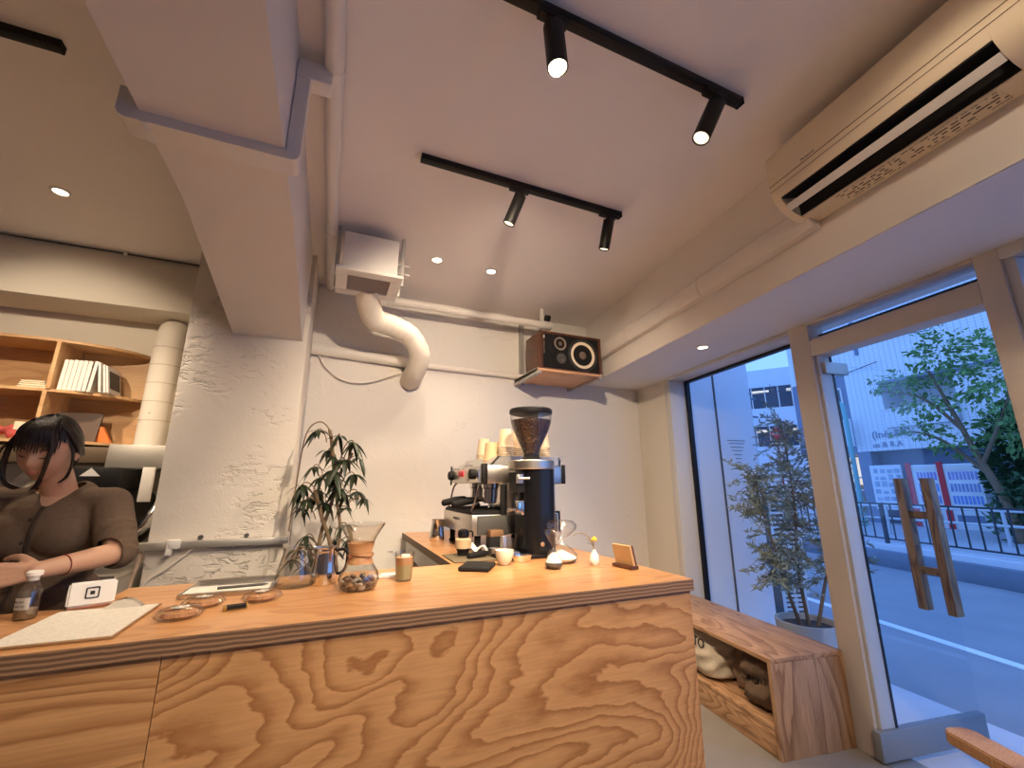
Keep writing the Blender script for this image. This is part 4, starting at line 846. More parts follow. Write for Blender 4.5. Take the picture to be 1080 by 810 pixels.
# items on the main counter
b = bm_(); box(b, (-0.065, -0.075, 0), (0.065, 0.075, 0.018), 0.006, 3); o = obj('coffee_scale', b, M['black_matte'], None, (0.622, 1.845, T), R(-32)); tag(o, 'flat black coffee scale on the counter in front of the machine', 'scale')
t = thing('coffee_cup', 'small white porcelain cup in front of the grinder', 'cup', (0.763, 1.885, T))
lathe_obj('bowl', [(0.0, 0.005), (0.018, 0.0), (0.021, 0.005), (0.033, 0.018), (0.042, 0.045), (0.0435, 0.062), (0.041, 0.062), (0.039, 0.045), (0.030, 0.020), (0.0, 0.012)], mat('porcelain', (0.82, 0.74, 0.60), 0.25, coat=0.5), t)

def hourglass(name, label, loc, hl, rw, m_sand, tilt=None, lower=True, upper=True):
    t = thing(name, label, 'hourglass', loc)
    return t
M['sand_w'] = mat('white_sand', (0.82, 0.78, 0.70), 0.9); M['sand_d'] = mat('dark_sand', (0.075, 0.068, 0.062), 0.8, bump=0.4, bscale=300)
# large hourglass standing behind
t = thing('hourglass', 'wide clear hourglass with a heap of white sand', 'hourglass', (1.035, 1.845, T))
HG = [(0.0, 0.0), (0.055, 0.003), (0.072, 0.018), (0.070, 0.035), (0.045, 0.062), (0.014, 0.082), (0.0045, 0.092), (0.014, 0.102), (0.045, 0.122), (0.070, 0.147), (0.072, 0.165), (0.055, 0.182), (0.0, 0.186)]
lathe_obj('bulb', HG, M['clear'], t, seg=48, caps=False, sharp=80)
lathe_obj('sand', [(0.0, 0.003), (0.053, 0.005), (0.0695, 0.018), (0.068, 0.022), (0.0, 0.055)], M['sand_w'], t, seg=40)
t = thing('hourglass', 'slim clear hourglass with dark sand in front of the wide one', 'hourglass', (0.925, 1.72, T))
HG2 = [(0.0, 0.0), (0.028, 0.002), (0.0385, 0.014), (0.038, 0.026), (0.024, 0.055), (0.006, 0.078), (0.003, 0.084), (0.006, 0.090), (0.026, 0.120), (0.038, 0.146), (0.036, 0.158), (0.0, 0.166)]
lathe_obj('bulb', HG2, M['clear'], t, seg=40, caps=False, sharp=80)
lathe_obj('dark_sand', [(0.0, 0.0015), (0.027, 0.003), (0.0368, 0.014), (0.0365, 0.024), (0.0, 0.0245)], M['sand_d'], t)
lathe_obj('white_sand', [(0.0, 0.025), (0.0358, 0.026), (0.031, 0.037), (0.008, 0.062), (0.0, 0.064)], M['sand_w'], t)

t = thing('bud_vase', 'small white bud vase with a yellow flower', 'vase', (1.128, 1.715, T))
lathe_obj('vase', [(0.0, 0.0), (0.014, 0.0), (0.021, 0.012), (0.023, 0.024), (0.018, 0.043), (0.008, 0.058), (0.006, 0.066), (0.0045, 0.066), (0.0045, 0.05), (0, 0.05)], M['white_plastic'], t)
M['stem'] = mat('stem_olive', (0.20, 0.15, 0.06), 0.7)
b = bm_(); tube(b, smooth_path([(0, 0, 0.05), (-0.004, 0, 0.085), (-0.018, 0.0, 0.11), (-0.04, 0.005, 0.128), (-0.075, 0.01, 0.138), (-0.10, 0.01, 0.128)]), [0.0022]*31, 6)
tube(b, smooth_path([(-0.002, 0, 0.08), (-0.02, 0, 0.092), (-0.035, 0, 0.094)]), 0.0014, 6); tube(b, smooth_path([(-0.004, 0, 0.085), (-0.022, 0.004, 0.105), (-0.034, 0.003, 0.116)]), 0.0014, 6); tube(b, smooth_path([(0, 0, 0.08), (0.0, 0, 0.1), (-0.008, 0, 0.125)]), 0.0014, 6); obj('stem', b, M['stem'], t)
b = bm_(); 
for k in range(26):
    a = k*2.4; e = 0.2+1.2*(k/26); ell(b, (0.002+0.009*math.cos(a)*math.cos(e), 0.009*math.sin(a)*math.cos(e), 0.104+0.010*math.sin(e)), (0.006, 0.005, 0.007), None, 8, 6)
obj('flower', b, mat('yellow_petals', (0.75, 0.45, 0.05), 0.8), t)

t = thing('card_stand', 'small wooden card stand at the counter corner', 'card stand', (1.215, 1.615, T), R(-82))
b = bm_(); box(b, (-0.058, -0.02, 0), (0.058, 0.022, 0.014), 0.002); obj('base', b, M['walnut'], t)
Mt = Matrix.Translation((0, 0.004, 0.012)) @ Matrix.Rotation(R(13), 4, 'X')
b = bm_(); box(b, (-0.052, -0.006, 0), (0.052, 0.006, 0.085), 0.001, 1, Mt); obj('card', b, mat('kraft_card', (0.48, 0.30, 0.14), 0.7, var=0.12, vscale=30), t)

b = bm_(); box(b, (-0.052, 0.006, 0), (0.052, 0.016, 0.082), 0.001, 1, Mt); obj('backing', b, M['walnut'], t)
# carafe with wooden collar, filled with wrapped sweets
t = thing('pour_over_carafe', 'hourglass glass coffee carafe with a wooden collar', 'carafe', (0.13, 1.665, T))
CP = [(0.0, 0.0), (0.050, 0.0), (0.060, 0.006), (0.068, 0.030), (0.064, 0.052), (0.042, 0.085), (0.032, 0.105), (0.031, 0.115), (0.036, 0.135), (0.051, 0.168), (0.075, 0.208), (0.078, 0.213)]
lathe_obj('glass', glass_prof(CP), M['clear'], t, seg=48, caps=False, sharp=80)
lathe_obj('collar', [(0.045, 0.083), (0.039, 0.100), (0.0375, 0.115), (0.041, 0.135), (0.046, 0.150), (0.044, 0.150), (0.038, 0.135), (0.0335, 0.115), (0.035, 0.100), (0.041, 0.083), (0.045, 0.083)], wood('collar_wood', (0.60, 0.34, 0.16), (0.42, 0.2, 0.08), (6, 6, 20), 5, 0.45), t, caps=False)
b = bm_(); tube(b, [(0.042*math.cos(2*PI*k/24), 0.042*math.sin(2*PI*k/24), 0.110+0.004*math.sin(2*PI*k/12)) for k in range(25)], 0.003, 8); ell(b, (-0.035, -0.022, 0.107), (0.008, 0.008, 0.008)); obj('leather_tie', b, mat('leather', (0.28, 0.12, 0.05), 0.6), t)
pm = [mat('sweet_brown', (0.20, 0.11, 0.06), 0.45), mat('sweet_grey', (0.36, 0.31, 0.26), 0.45), mat('sweet_dark', (0.09, 0.06, 0.045), 0.45)]
protos = []
for k in range(3):
    b = bm_(); ell(b, (0, 0, 0), (0.0125, 0.0095, 0.0068), None, 14, 10); protos.append(b)
pr_obj = [obj('pebble', b, pm[k]) for k, b in enumerate(protos)]
spots = []
rr = random.Random(11)
for lay, (rad, n) in enumerate(((0.042, 9), (0.020, 4), (0.049, 10), (0.026, 5), (0.044, 8), (0.016, 3))):
    z = 0.0085+0.0125*(lay//2)
    for k in range(n):
        a = 2*PI*k/n+lay*0.5; spots.append((rad*math.cos(a), rad*math.sin(a), z))
for i, (x, y, z) in enumerate(spots):
    o = pr_obj[i % 3] if i < 3 else pr_obj[i % 3].copy()
    if i >= 3: COL.objects.link(o)
    o.location = (0.13+x, 1.665+y, T+z); o.rotation_euler = (rr.uniform(-.5, .5), rr.uniform(-.5, .5), rr.uniform(0, 6))
    tag(o, 'brown and grey pebble in the bottom of the glass carafe', 'pebble', 'pebbles in the carafe')
t = thing('glass_server', 'round clear glass coffee server with a glass handle', 'glass server', (-0.075, 1.80, T))
SP = [(0.0, 0.0), (0.060, 0.0), (0.066, 0.008), (0.064, 0.035), (0.053, 0.085), (0.046, 0.118), (0.048, 0.126)]
lathe_obj('glass', glass_prof(SP), M['clear'], t, seg=48, caps=False, sharp=80)
b = bm_(); tube(b, smooth_path([(-0.058, -0.012, 0.055), (-0.085, -0.018, 0.068), (-0.098, -0.02, 0.045), (-0.088, -0.018, 0.02), (-0.066, -0.012, 0.012)]), 0.005, 10); obj('handle', b, M['clear'], t)
t = thing('iced_drink', 'glass of iced green and brown layered latte', 'drink', (0.295, 1.735, T))
lathe_obj('glass', glass_prof([(0.0, 0.0), (0.027, 0.0), (0.029, 0.003), (0.036, 0.100)]), M['clear'], t, caps=False)
lathe_obj('milk_layer', [(0, 0.006), (0.026, 0.006), (0.0305, 0.055), (0.0, 0.055)], mat('green_milk', (0.34, 0.36, 0.20), 0.4, var=0.35, vscale=30), t)
lathe_obj('coffee_layer', [(0, 0.055), (0.0306, 0.055), (0.0325, 0.082), (0, 0.082)], mat('brown_milk', (0.52, 0.30, 0.14), 0.4, var=0.4, vscale=30), t)
b = bm_(); box(b, (-0.014, -0.012, 0.072), (0.008, 0.008, 0.092), 0.003); box(b, (0.004, -0.006, 0.074), (0.022, 0.012, 0.090), 0.003, M=Matrix.Rotation(0.5, 4, 'Z')); obj('ice', b, mat('ice', (0.75, 0.72, 0.66), 0.15), t)
b = bm_(); tube(b, [(-0.026, 0, 0.085), (-0.052, -0.004, 0.104)], 0.0045, 10); ell(b, (-0.056, -0.004, 0.104), (0.012, 0.010, 0.003)); obj('garnish', b, M['clear'], t)
b = bm_(); box(b, (-0.045, -0.03, 0), (0.04, 0.03, 0.004), 0.001); box(b, (-0.01, -0.028, 0.004), (0.045, 0.027, 0.009), 0.001, M=Matrix.Rotation(R(8), 4, 'Z')); tag(obj('napkin', b, M['white'], None, (0.235, 1.83, T), R(-12)), 'folded white napkin between the carafe and the iced drink', 'napkin')

# clipboard, card reader, bottles, cookies, tray
t = thing('clipboard', 'wooden clipboard with a printed white menu sheet', 'clipboard', (-0.540, 1.53, T), R(-1))
b = bm_(); box(b, (-0.115, -0.155, 0), (0.115, 0.155, 0.005), 0.001)
for v in b.verts: v.co.x += 0.18*v.co.y*0
obj('board', b, mat('hardboard', (0.30, 0.17, 0.08), 0.7), t)
b = bm_(); box(b, (-0.112, -0.15, 0.005), (0.111, 0.145, 0.0058)); obj('menu_sheet', b, print_mat('menu_print', (0.66, 0.62, 0.55), (0.56, 0.52, 0.46), 0.0105, 0.011, 0.5), t)
b = bm_(); prism(b, [(-0.045, 0.0), (0.045, 0.0), (0.036, 0.008), (0.022, 0.018), (0.0, 0.024), (-0.022, 0.018), (-0.036, 0.008)], 0.128, 0.150, 'y', M=Matrix.Translation((0.03, 0, 0.0055))); obj('clip', b, M['chrome'], t)
t = thing('card_reader_stand', 'white wedge card terminal with a black square emblem', 'card terminal', (-0.625, 1.775, T), R(22))
b = bm_(); prism(b, [(-0.062, 0.0), (0.075, 0.0), (0.065, 0.030), (-0.045, 0.066)], -0.052, 0.052, 'x', M=Matrix.Identity(4)); bmesh.ops.bevel(b, geom=b.edges[:], offset=0.005, segments=3, affect='EDGES')
b.transform(Matrix.Translation((0, 0, 0.006))); obj('shell', b, M['white'], t)
b = bm_(); box(b, (-0.048, -0.058, 0), (0.048, 0.07, 0.007), 0.002); obj('base', b, mat('reader_base', (0.36, 0.16, 0.11), 0.6), t)
# emblem on the sloping face turned to the customer: outlined rounded square with a dot
ang = math.atan2(0.066, 0.017)
Me = Matrix.Translation((0.0, -0.0545, 0.0405)) @ Matrix.Rotation(ang, 4, 'X')
b = bm_()
o_, i_ = rrect(-0.0155, 0.0155, -0.0155, 0.0155, 0.004, 4), rrect(-0.0118, 0.0118, -0.0118, 0.0118, 0.002, 4)
for k in range(len(o_)):
    j = (k+1) % len(o_); q = [b.verts.new((*p, 0.0012)) for p in (o_[k], o_[j], i_[j], i_[k])]; b.faces.new(q)
prism(b, rrect(-0.005, 0.005, -0.005, 0.005, 0.0015, 3), 0.0, 0.0012); b.transform(Me); obj('emblem', b, M['black'], t)
def bottle(label, loc, word, fill):
    t = thing('glass_bottle', label, 'bottle', loc, R(-18)); t.scale = (0.72, 0.72, 0.90)
    P_ = [(0.0, 0.0), (0.029, 0.0), (0.032, 0.004), (0.032, 0.072), (0.027, 0.088), (0.018, 0.098), (0.018, 0.112), (0.021, 0.114), (0.021, 0.118)]
    lathe_obj('glass', glass_prof(P_), M['clear'], t, caps=False)
    lathe_obj('contents', [(0, 0.003), (0.029, 0.004), (0.0295, fill), (0, fill)], mat('bottle_fill', (0.17, 0.10, 0.05), 0.6), t)
    lathe_obj('stopper', [(0, 0.106), (0.0155, 0.106), (0.0175, 0.118), (0.023, 0.120), (0.024, 0.130), (0.019, 0.134), (0, 0.135)], M['white_plastic'], t)
    b = bm_(); 
    n = 12; prev = None
    for k in range(n+1):
        a = R(-140+100*k/n); p = [(0.0335*math.cos(a), 0.0335*math.sin(a), z) for z in (0.030, 0.062)]
        cur = [b.verts.new(q) for q in p]
        if prev: b.faces.new((prev[0], cur[0], cur[1], prev[1]))
        prev = cur
    bmesh.ops.solidify(b, geom=b.faces[:], thickness=0.0006); lb = obj('label', b, M['paper'], t)
    for k, w_ in enumerate(word): text('label_lettering', w_, 0.0095, M['dark_grey'], lb, (0.0, -0.0342, 0.051-0.012*k), (R(90), 0, 0), 0.0003)
    return t
bottle('small corked glass bottle with a white label beside the card terminal', (-0.712, 1.655, T), ('BLEND', 'ROASTED'), 0.028)
bottle('second glass bottle cut by the left picture edge', (-0.785, 1.62, T), ('DECAF',), 0.04)
M['wrap'] = thin_glass('cellophane', (0.97, 0.96, 0.94), 0.14, 0.08, 1.0)
M['cookie'] = mat('cookie', (0.45, 0.22, 0.09), 0.85, bump=0.6, bscale=60, var=0.3, vscale=40)
def cookie(label, x, y, rz):
    t = thing('wrapped_cookie', label, 'cookie', (x, y, T), rz); t.scale = (0.80, 0.80, 0.85)
    rr = random.Random(int(x*1000)); b = bm_(); lathe(b, [(0, 0.004), (0.038, 0.003), (0.047, 0.010), (0.043, 0.020), (0.02, 0.026), (0, 0.026)], seg=40)
    for v in b.verts: k = 1+0.05*math.sin(5*math.atan2(v.co.y, v.co.x)+rr.random()*6); v.co.x *= k*1.12; v.co.y *= k*0.95
    obj('cookie', b, M['cookie'], t)
    b = bm_(); lathe(b, [(0, 0.001), (0.045, 0.0005), (0.058, 0.012), (0.048, 0.027), (0.02, 0.033), (0, 0.033)], seg=64)
    for v in b.verts:
        a = math.atan2(v.co.y, v.co.x); r_ = math.hypot(v.co.x, v.co.y)
        k = 1+(0.05*math.sin(11*a)+0.04*math.sin(23*a+1))*(r_/0.05); v.co.x *= k*1.2; v.co.y *= k; v.co.z *= 1+0.10*math.sin(17*a)
    obj('wrapper', b, M['wrap'], t, sharp=80)
    b = bm_(); lathe(b, [(0, 0.0338), (0.021, 0.0325), (0.021, 0.0318), (0, 0.0330)], seg=24, M=Matrix.Diagonal((1.3, 0.9, 1, 1))); obj('sticker', b, M['paper'], t)
cookie('wrapped cookie nearest the clipboard', -0.335, 1.505, R(10))
cookie('wrapped cookie behind the nearest one', -0.305, 1.615, R(-5))
cookie('wrapped cookie beside the steel tray', -0.155, 1.625, R(25))
b = bm_(); box(b, (-0.03, -0.014, 0), (0.03, 0.014, 0.010), 0.001); o = obj('gold_tin', b, mat('gold_card', (0.45, 0.26, 0.05), 0.4, 0.5), None, (-0.212, 1.548, T), R(12)); tag(o, 'small gold and black printed box among the cookies', 'box')
b = bm_(); box(b, (-0.022, -0.0146, 0.002), (0.026, -0.0138, 0.0098)); box(b, (-0.022, -0.0141, 0.0098), (0.026, 0.010, 0.0106)); obj('print', b, M['black_matte'], o)
t = thing('steel_tray', 'shallow steel tray with a raised rim at the counter back', 'tray', (-0.265, 1.83, T), R(-2))
b = bm_(); box(b, (-0.13, -0.105, 0), (0.13, 0.105, 0.003))
for a, c in (((-0.13, -0.105, 0.003), (0.13, -0.101, 0.012)), ((-0.13, 0.101, 0.003), (0.13, 0.105, 0.018)), ((-0.13, -0.105, 0.003), (-0.126, 0.105, 0.014)), ((0.126, -0.105, 0.003), (0.13, 0.105, 0.014))): box(b, a, c)
obj('tray', b, M['steel'], t)
b = bm_(); box(b, (-0.12, -0.095, 0.0), (0.12, 0.0, 0.0012)); o = obj('paper_slip', b, M['paper'], None, (-0.265, 1.825, T+0.0135), R(-2)); tag(o, 'white paper slip lying on the steel tray front', 'paper')
b = bm_(); tube(b, [(-0.07, 0, 0), (0.06, 0, 0), (0.075, 0, 0)], [0.0042, 0.0042, 0.001], 10); o = obj('pen', b, M['dark_grey'], None, (-0.23, 1.765, T+0.0192), R(4)); tag(o, 'dark pen lying on the paper slip', 'pen')

# ================================================================ PLANT BEHIND THE COUNTER
M['leaf'] = mat('leaf_dark', (0.014, 0.024, 0.008), 0.4, var=0.4, vscale=8)
M['bark'] = mat('bark', (0.20, 0.13, 0.075), 0.85, bump=0.4, bscale=40)
def leaf(bm, p, d, L, w, droop=0.3, nrm=None, n=5):
    """one folded leaf from p along d"""
    p, d = Vector(p), Vector(d).normalized(); side = d.cross(Vector((0, 0, 1)))
    if side.length < 0.05: side = Vector((1, 0, 0))
    side.normalize(); rows = []
    for i in range(n+1):
        t = i/n; c = p+d*L*t+Vector((0, 0, -droop*L*t*t)); hw = w*math.sin(PI*min(1, (0.08+0.92*t)**0.8))*0.5 if 0 < i < n else w*0.03
        up = side.cross(d); rows.append([bm.verts.new(c-side*hw+up*hw*0.25), bm.verts.new(c), bm.verts.new(c+side*hw+up*hw*0.25)])
    for a, c in zip(rows[:-1], rows[1:]):
        bm.faces.new((a[0], a[1], c[1], c[0])); bm.faces.new((a[1], a[2], c[2], c[1]))
pl = thing('potted_plant', 'tall dark leafy plant behind the counter in the column corner', 'plant', (0.02, 2.72, 0))
b = bm_(); lathe(b, [(0, 0), (0.12, 0), (0.155, 0.27), (0.16, 0.30), (0.145, 0.30), (0.14, 0.27), (0, 0.26)]); obj('pot', b, mat('plant_pot', (0.35, 0.33, 0.30), 0.8), pl)
sb = bm_(); lb = bm_(); rr = random.Random(21)
stems = [smooth_path([(0.0, 0.0, 0.26), (0.02, 0, 0.7), (0.03, -0.02, 0.95), (-0.03, -0.01, 1.12), (-0.08, -0.02, 1.27)]),
         smooth_path([(0.02, 0.02, 0.26), (0.0, 0.02, 0.75), (-0.03, 0.02, 1.0), (0.02, 0.02, 1.25), (-0.01, 0.0, 1.50), (-0.04, 0.0, 1.62), (-0.10, 0.02, 1.66), (-0.16, 0.03, 1.58), (-0.18, 0.02, 1.30), (-0.19, 0.0, 1.05)]),
         smooth_path([(-0.02, 0.0, 0.26), (0.05, -0.02, 0.8), (0.07, -0.02, 1.05), (0.03, -0.04, 1.3), (0.10, -0.04, 1.48)])]
tube(sb, stems[0], 0.011, 10); tube(sb, stems[1], [0.010]*30+[0.004]*(len(stems[1])-30), 8); tube(sb, stems[2], 0.009, 10)
clusters = [(-0.10, 1.60, .9), (0.02, 1.58, .9), (0.10, 1.54, 1), (0.15, 1.46, .9), (-0.03, 1.50, 1), (0.06, 1.44, 1.1), (-0.10, 1.40, .9), (0.12, 1.36, 1), (0.0, 1.38, 1.2), (-0.15, 1.30, 1.1), (-0.07, 1.27, 1.2), (0.05, 1.28, 1.1), (0.15, 1.26, .9), (-0.02, 1.20, 1), (-0.14, 1.17, .8), (0.09, 1.17, .8), (0.20, 1.22, .8), (0.10, 1.08, .9), (0.13, 1.00, .8), (-0.11, 0.98, 1.1), (-0.03, 0.95, 1.0), (-0.16, 0.90, .8), (0.06, 0.92, .9), (-0.09, 0.86, .9), (0.02, 1.06, .7), (-0.06, 1.34, .9), (0.08, 1.24, .9), (0.0, 1.46, .8), (-0.12, 1.22, .9), (0.03, 1.33, .9), (-0.08, 0.92, 1.0), (-0.14, 0.96, .9), (-0.02, 0.88, .9), (-0.10, 1.02, .9), (0.06, 1.0, .8)]
for (x, z, s) in clusters:
    x0 = x*0.45; y = rr.uniform(-0.10, 0.10)
    tube(sb, bez((x0, 0, z-0.06), (x0*1.2, y*0.3, z), (x*0.9, y*0.8, z+0.03), (x, y, z)), 0.003, 6)
    n = rr.randint(6, 8); a0 = rr.random()*6
    for k in range(n):
        a = a0+2*PI*k/n; el = rr.uniform(-0.9, 0.05)
        leaf(lb, (x, y, z), (math.cos(a)*math.cos(el), math.sin(a)*math.cos(el), math.sin(el)), rr.uniform(0.075, 0.118)*s, rr.uniform(0.022, 0.032)*s, rr.uniform(0.2, 0.7))
obj('stem', sb, M['bark'], pl); obj('leaves', lb, M['leaf'], pl, sharp=180, recalc=False)

# ================================================================ BARISTA
skin = mat('skin', (0.56, 0.33, 0.22), 0.5, var=0.06, vscale=10)
skin.node_tree.nodes['Principled BSDF'].inputs['Subsurface Weight'].default_value = 0.08
skin.node_tree.nodes['Principled BSDF'].inputs['Subsurface Radius'].default_value = (0.02, 0.008, 0.004)
M['knit'] = mat('brown_knit', (0.135, 0.094, 0.066), 0.95, bump=0.25, bscale=420, var=0.22, vscale=90, spec=0.1, bdist=0.003)
M['trousers'] = mat('dark_trousers', (0.03, 0.025, 0.022), 0.9)
M['hair'] = mat('dark_hair', (0.016, 0.009, 0.007), 0.42, bump=0.3, bscale=120, stretch=(1, 1, 0.1))
PB = Vector((-0.932, 2.20, 0))
person = thing('person', 'person in a brown knit cardigan looking down behind the counter', 'person', PB)
HM = Matrix.Translation((-0.012, -0.105, 1.424)) @ Matrix.Rotation(R(-1), 4, 'Z') @ Matrix.Rotation(R(19), 4, 'X') @ Matrix.Rotation(R(5), 4, 'Y')
HR = (0.074, 0.093, 0.112)
def g(x, s): return math.exp(-(x/s)**2)
def head_co(d, k=1.0):
    x, y, z = d; f = max(0.0, -y)
    sx = 1-0.30*max(0, -z-0.15)**1.3; sy = 1.0
    p = Vector((x*HR[0]*sx, y*HR[1]*sy, z*HR[2]))
    if y < 0:
        p.y -= 0.021*g(x, 0.16)*g(z+0.20, 0.17)*f                      # nose
        p.y -= 0.010*g(x, 0.13)*g(z-0.02, 0.16)*f
        p.y += 0.009*(g(x-0.40, 0.22)+g(x+0.40, 0.22))*g(z-0.02, 0.14)*f  # eye sockets
        p.y -= 0.006*(g(x-0.40, 0.13)+g(x+0.40, 0.13))*g(z-0.0, 0.075)*f  # lids
        p.y -= 0.005*(g(x-0.45, 0.28)+g(x+0.45, 0.28))*g(z+0.28, 0.2)*f   # cheeks
        p.y -= 0.009*g(x, 0.26)*(g(z+0.50, 0.055)+g(z+0.60, 0.06))*f      # lips
        p.y -= 0.010*g(x, 0.25)*g(z+0.86, 0.16)                            # chin
    return p*k
b = bm_()
r = bmesh.ops.create_uvsphere(b, u_segments=72, v_segments=48, radius=1.0)
for v in r['verts']: v.co = head_co(v.co.copy())
bmesh.ops.transform(b, matrix=HM, verts=r['verts'])
for s in (-1, 1): ell(b, HM @ Vector((s*0.074, 0.008, -0.008)), (0.010, 0.018, 0.030), HM.to_euler(), 16, 10)
capsule(b, (0.0, 0.02, 1.25), (-0.006, -0.07, 1.37), 0.052, 0.047)
ell(b, (0, 0.05, 0.88), (0.150, 0.105, 0.12)); ell(b, (0, 0.03, 1.03), (0.12, 0.085, 0.14)); ell(b, (0, 0.01, 1.16), (0.145, 0.095, 0.12))
capsule(b, (-0.14, 0.02, 1.235), (0.14, 0.0, 1.235), 0.047, 0.047)
for s in (-1, 1):
    capsule(b, (s*0.083, 0.05, 0.85), (s*0.088, 0.04, 0.48), 0.078, 0.052); capsule(b, (s*0.088, 0.04, 0.48), (s*0.09, 0.07, 0.09), 0.050, 0.034); capsule(b, (s*0.09, 0.08, 0.045), (s*0.10, -0.10, 0.035), 0.036, 0.030)
SHL, ELL_, WRL = Vector((0.160, 0.0, 1.225)), Vector((0.245, -0.10, 1.055)), Vector((0.128, -0.325, 1.040))
SHR, ELR, WRR = Vector((-0.165, 0.03, 1.225)), Vector((-0.265, -0.05, 1.05)), Vector((-0.125, -0.30, 1.035))
def arm(b, sh, el, wr):
    capsule(b, sh, el, 0.046, 0.038); capsule(b, el, el.lerp(wr, 0.35), 0.039, 0.037); capsule(b, el.lerp(wr, 0.35), wr, 0.037, 0.026)
arm(b, SHL, ELL_, WRL); arm(b, SHR, ELR, WRR)
def hand(b, wr, fx):
    """back of the hand to the viewer, four fingers stacked and curled inwards, thumb above"""
    s = fx; k0 = wr+Vector((-s*0.028, -0.012, 0)); k1 = wr+Vector((-s*0.075, -0.022, -0.006))
    for dz0, dz1 in ((0.018, 0.026), (0.006, 0.009), (-0.006, -0.009), (-0.018, -0.027)):
        capsule(b, wr+Vector((0, 0, dz0*0.55)), k1+Vector((0, 0, dz1)), 0.015, 0.0125, 12)
    tips = []
    for i, (dz, L) in enumerate(((0.028, 0.92), (0.0095, 1.0), (-0.0095, 0.95), (-0.028, 0.76))):
        a = k1+Vector((-s*0.002, 0, dz)); c = a+Vector((-s*0.034, 0.006, -0.007-0.002*i))*L; d = c+Vector((-s*0.017, 0.020, -0.003))*L; e = d+Vector((s*0.002, 0.021, -0.001))*L
        capsule(b, a, c, 0.0098, 0.0088, 12); capsule(b, c, d, 0.0088, 0.0080, 12); capsule(b, d, e, 0.0080, 0.0068, 12)
    t0 = wr+Vector((-s*0.020, 0.004, 0.022)); t1 = t0+Vector((-s*0.034, 0.016, 0.018)); t2 = t1+Vector((-s*0.028, 0.018, -0.002)); t3 = t2+Vector((-s*0.018, 0.012, -0.006))
    capsule(b, t0, t1, 0.015, 0.0115, 12); capsule(b, t1, t2, 0.0112, 0.0095, 12); capsule(b, t2, t3, 0.0095, 0.0075, 12)
hand(b, WRL, 1); hand(b, WRR, -1)
b = remesh(b, 0.0042, 3)
obj('body', b, skin, person, sharp=180)
# face details
def on_head(x, z, off=0.0):
    y = -math.sqrt(max(0.01, 1-x*x-z*z)); p = head_co((x, y, z)); p.y -= off; return HM @ p
b = bm_()
for s in (-1, 1): tube(b, [on_head(s*(0.22+0.36*k/8), -0.045+0.02*math.sin(PI*k/8)*-1+0.02*k/8, 0.0015) for k in range(9)], [0.0008+0.0014*math.sin(PI*k/8) for k in range(9)], 6)
for s in (-1, 1): tube(b, [on_head(s*(0.20+0.42*k/8), 0.17+0.035*math.sin(PI*k/8), 0.0015) for k in range(9)], [0.0008+0.0016*math.sin(PI*k/8) for k in range(9)], 6)
obj('lashes_and_brows', b, M['hair'], person)
b = bm_()
for z, r_ in ((-0.505, 0.0032), (-0.575, 0.0038)): tube(b, [on_head(-0.26+0.52*k/12, z+0.02*abs(k/6-1)*(1 if z < -0.55 else -0.6), -0.001) for k in range(13)], [0.0006+r_*math.sin(PI*k/12) for k in range(13)], 8)
obj('lips', b, mat('lips', (0.42, 0.14, 0.11), 0.45), person)
# hair: close cap, fringe, loose face-framing locks, low tied tail
b = bm_()
r = bmesh.ops.create_uvsphere(b, u_segments=64, v_segments=48, radius=1.0)
for v in r['verts']:
    d = v.co.copy(); bulk = 1.12+0.05*max(0, d.z)+0.03*max(0, d.y)
    v.co = Vector((d.x*HR[0]*bulk*(1-0.12*max(0, -d.z)), d.y*HR[1]*bulk, d.z*HR[2]*bulk))
    v.co += Vector((d.x, d.y, d.z))*0.0016*math.sin(46*math.atan2(d.x, d.y)+3*d.z)
dele = []
for f in b.faces:
    c = f.calc_center_median(); x, y, z = c.x/HR[0], c.y/HR[1], c.z/HR[2]
    if (y < -0.10 and z < 0.72-0.30*abs(x) and z > -2) or (z < -0.62) or (y < 0.28 and z < -0.30) or (abs(x) > 0.8 and y < 0.20 and z < -0.02): dele.append(f)
bmesh.ops.delete(b, geom=dele, context='FACES')
bmesh.ops.solidify(b, geom=b.faces[:], thickness=0.006)
rr = random.Random(5)
def lock(pts, r0, r1=0.0006): 
    p = smooth_path(pts, 5); n = len(p); tube(b, p, [r0*(1-0.15*k/n) if k < n*0.5 else r1+(r0*0.9-r1)*(1-(k/n-0.5)*2) for k in range(n)], 6)
def hv(x, y, z): return Vector((x*HR[0], y*HR[1], z*HR[2]))
for k in range(46):                                                    # fringe, swept slightly to one side
    x = -0.80+1.55*k/45+rr.uniform(-.03, .03); e = 0.22+rr.uniform(-.10, .10)-0.10*abs(x)
    yy = -math.sqrt(max(0.05, 1-min(1, (x*0.98))**2*0.95))
    lock([hv(x*0.45+0.10, -0.30, 1.10), hv(x*0.8, yy*0.85-0.08, 0.86), hv(x*1.0, yy*1.08, 0.52), hv(x*1.03-0.03, yy*1.13-0.02, e)], 0.0032+0.001*rr.random())
for k in range(16):                                                    # lock in front of the left cheek (viewer's right)
    j = rr.uniform(-.05, .05); q = rr.uniform(-.04, .04)
    lock([hv(0.45+j, -0.72, 0.80), hv(0.66+j, -0.96+q, 0.40), hv(0.62+j, -1.06+q, 0.0), hv(0.55+j, -1.08+q, -0.40), hv(0.42+j*2, -1.06+q, -0.80), hv(0.25+j*3, -1.04, -1.02+j)], 0.0040)
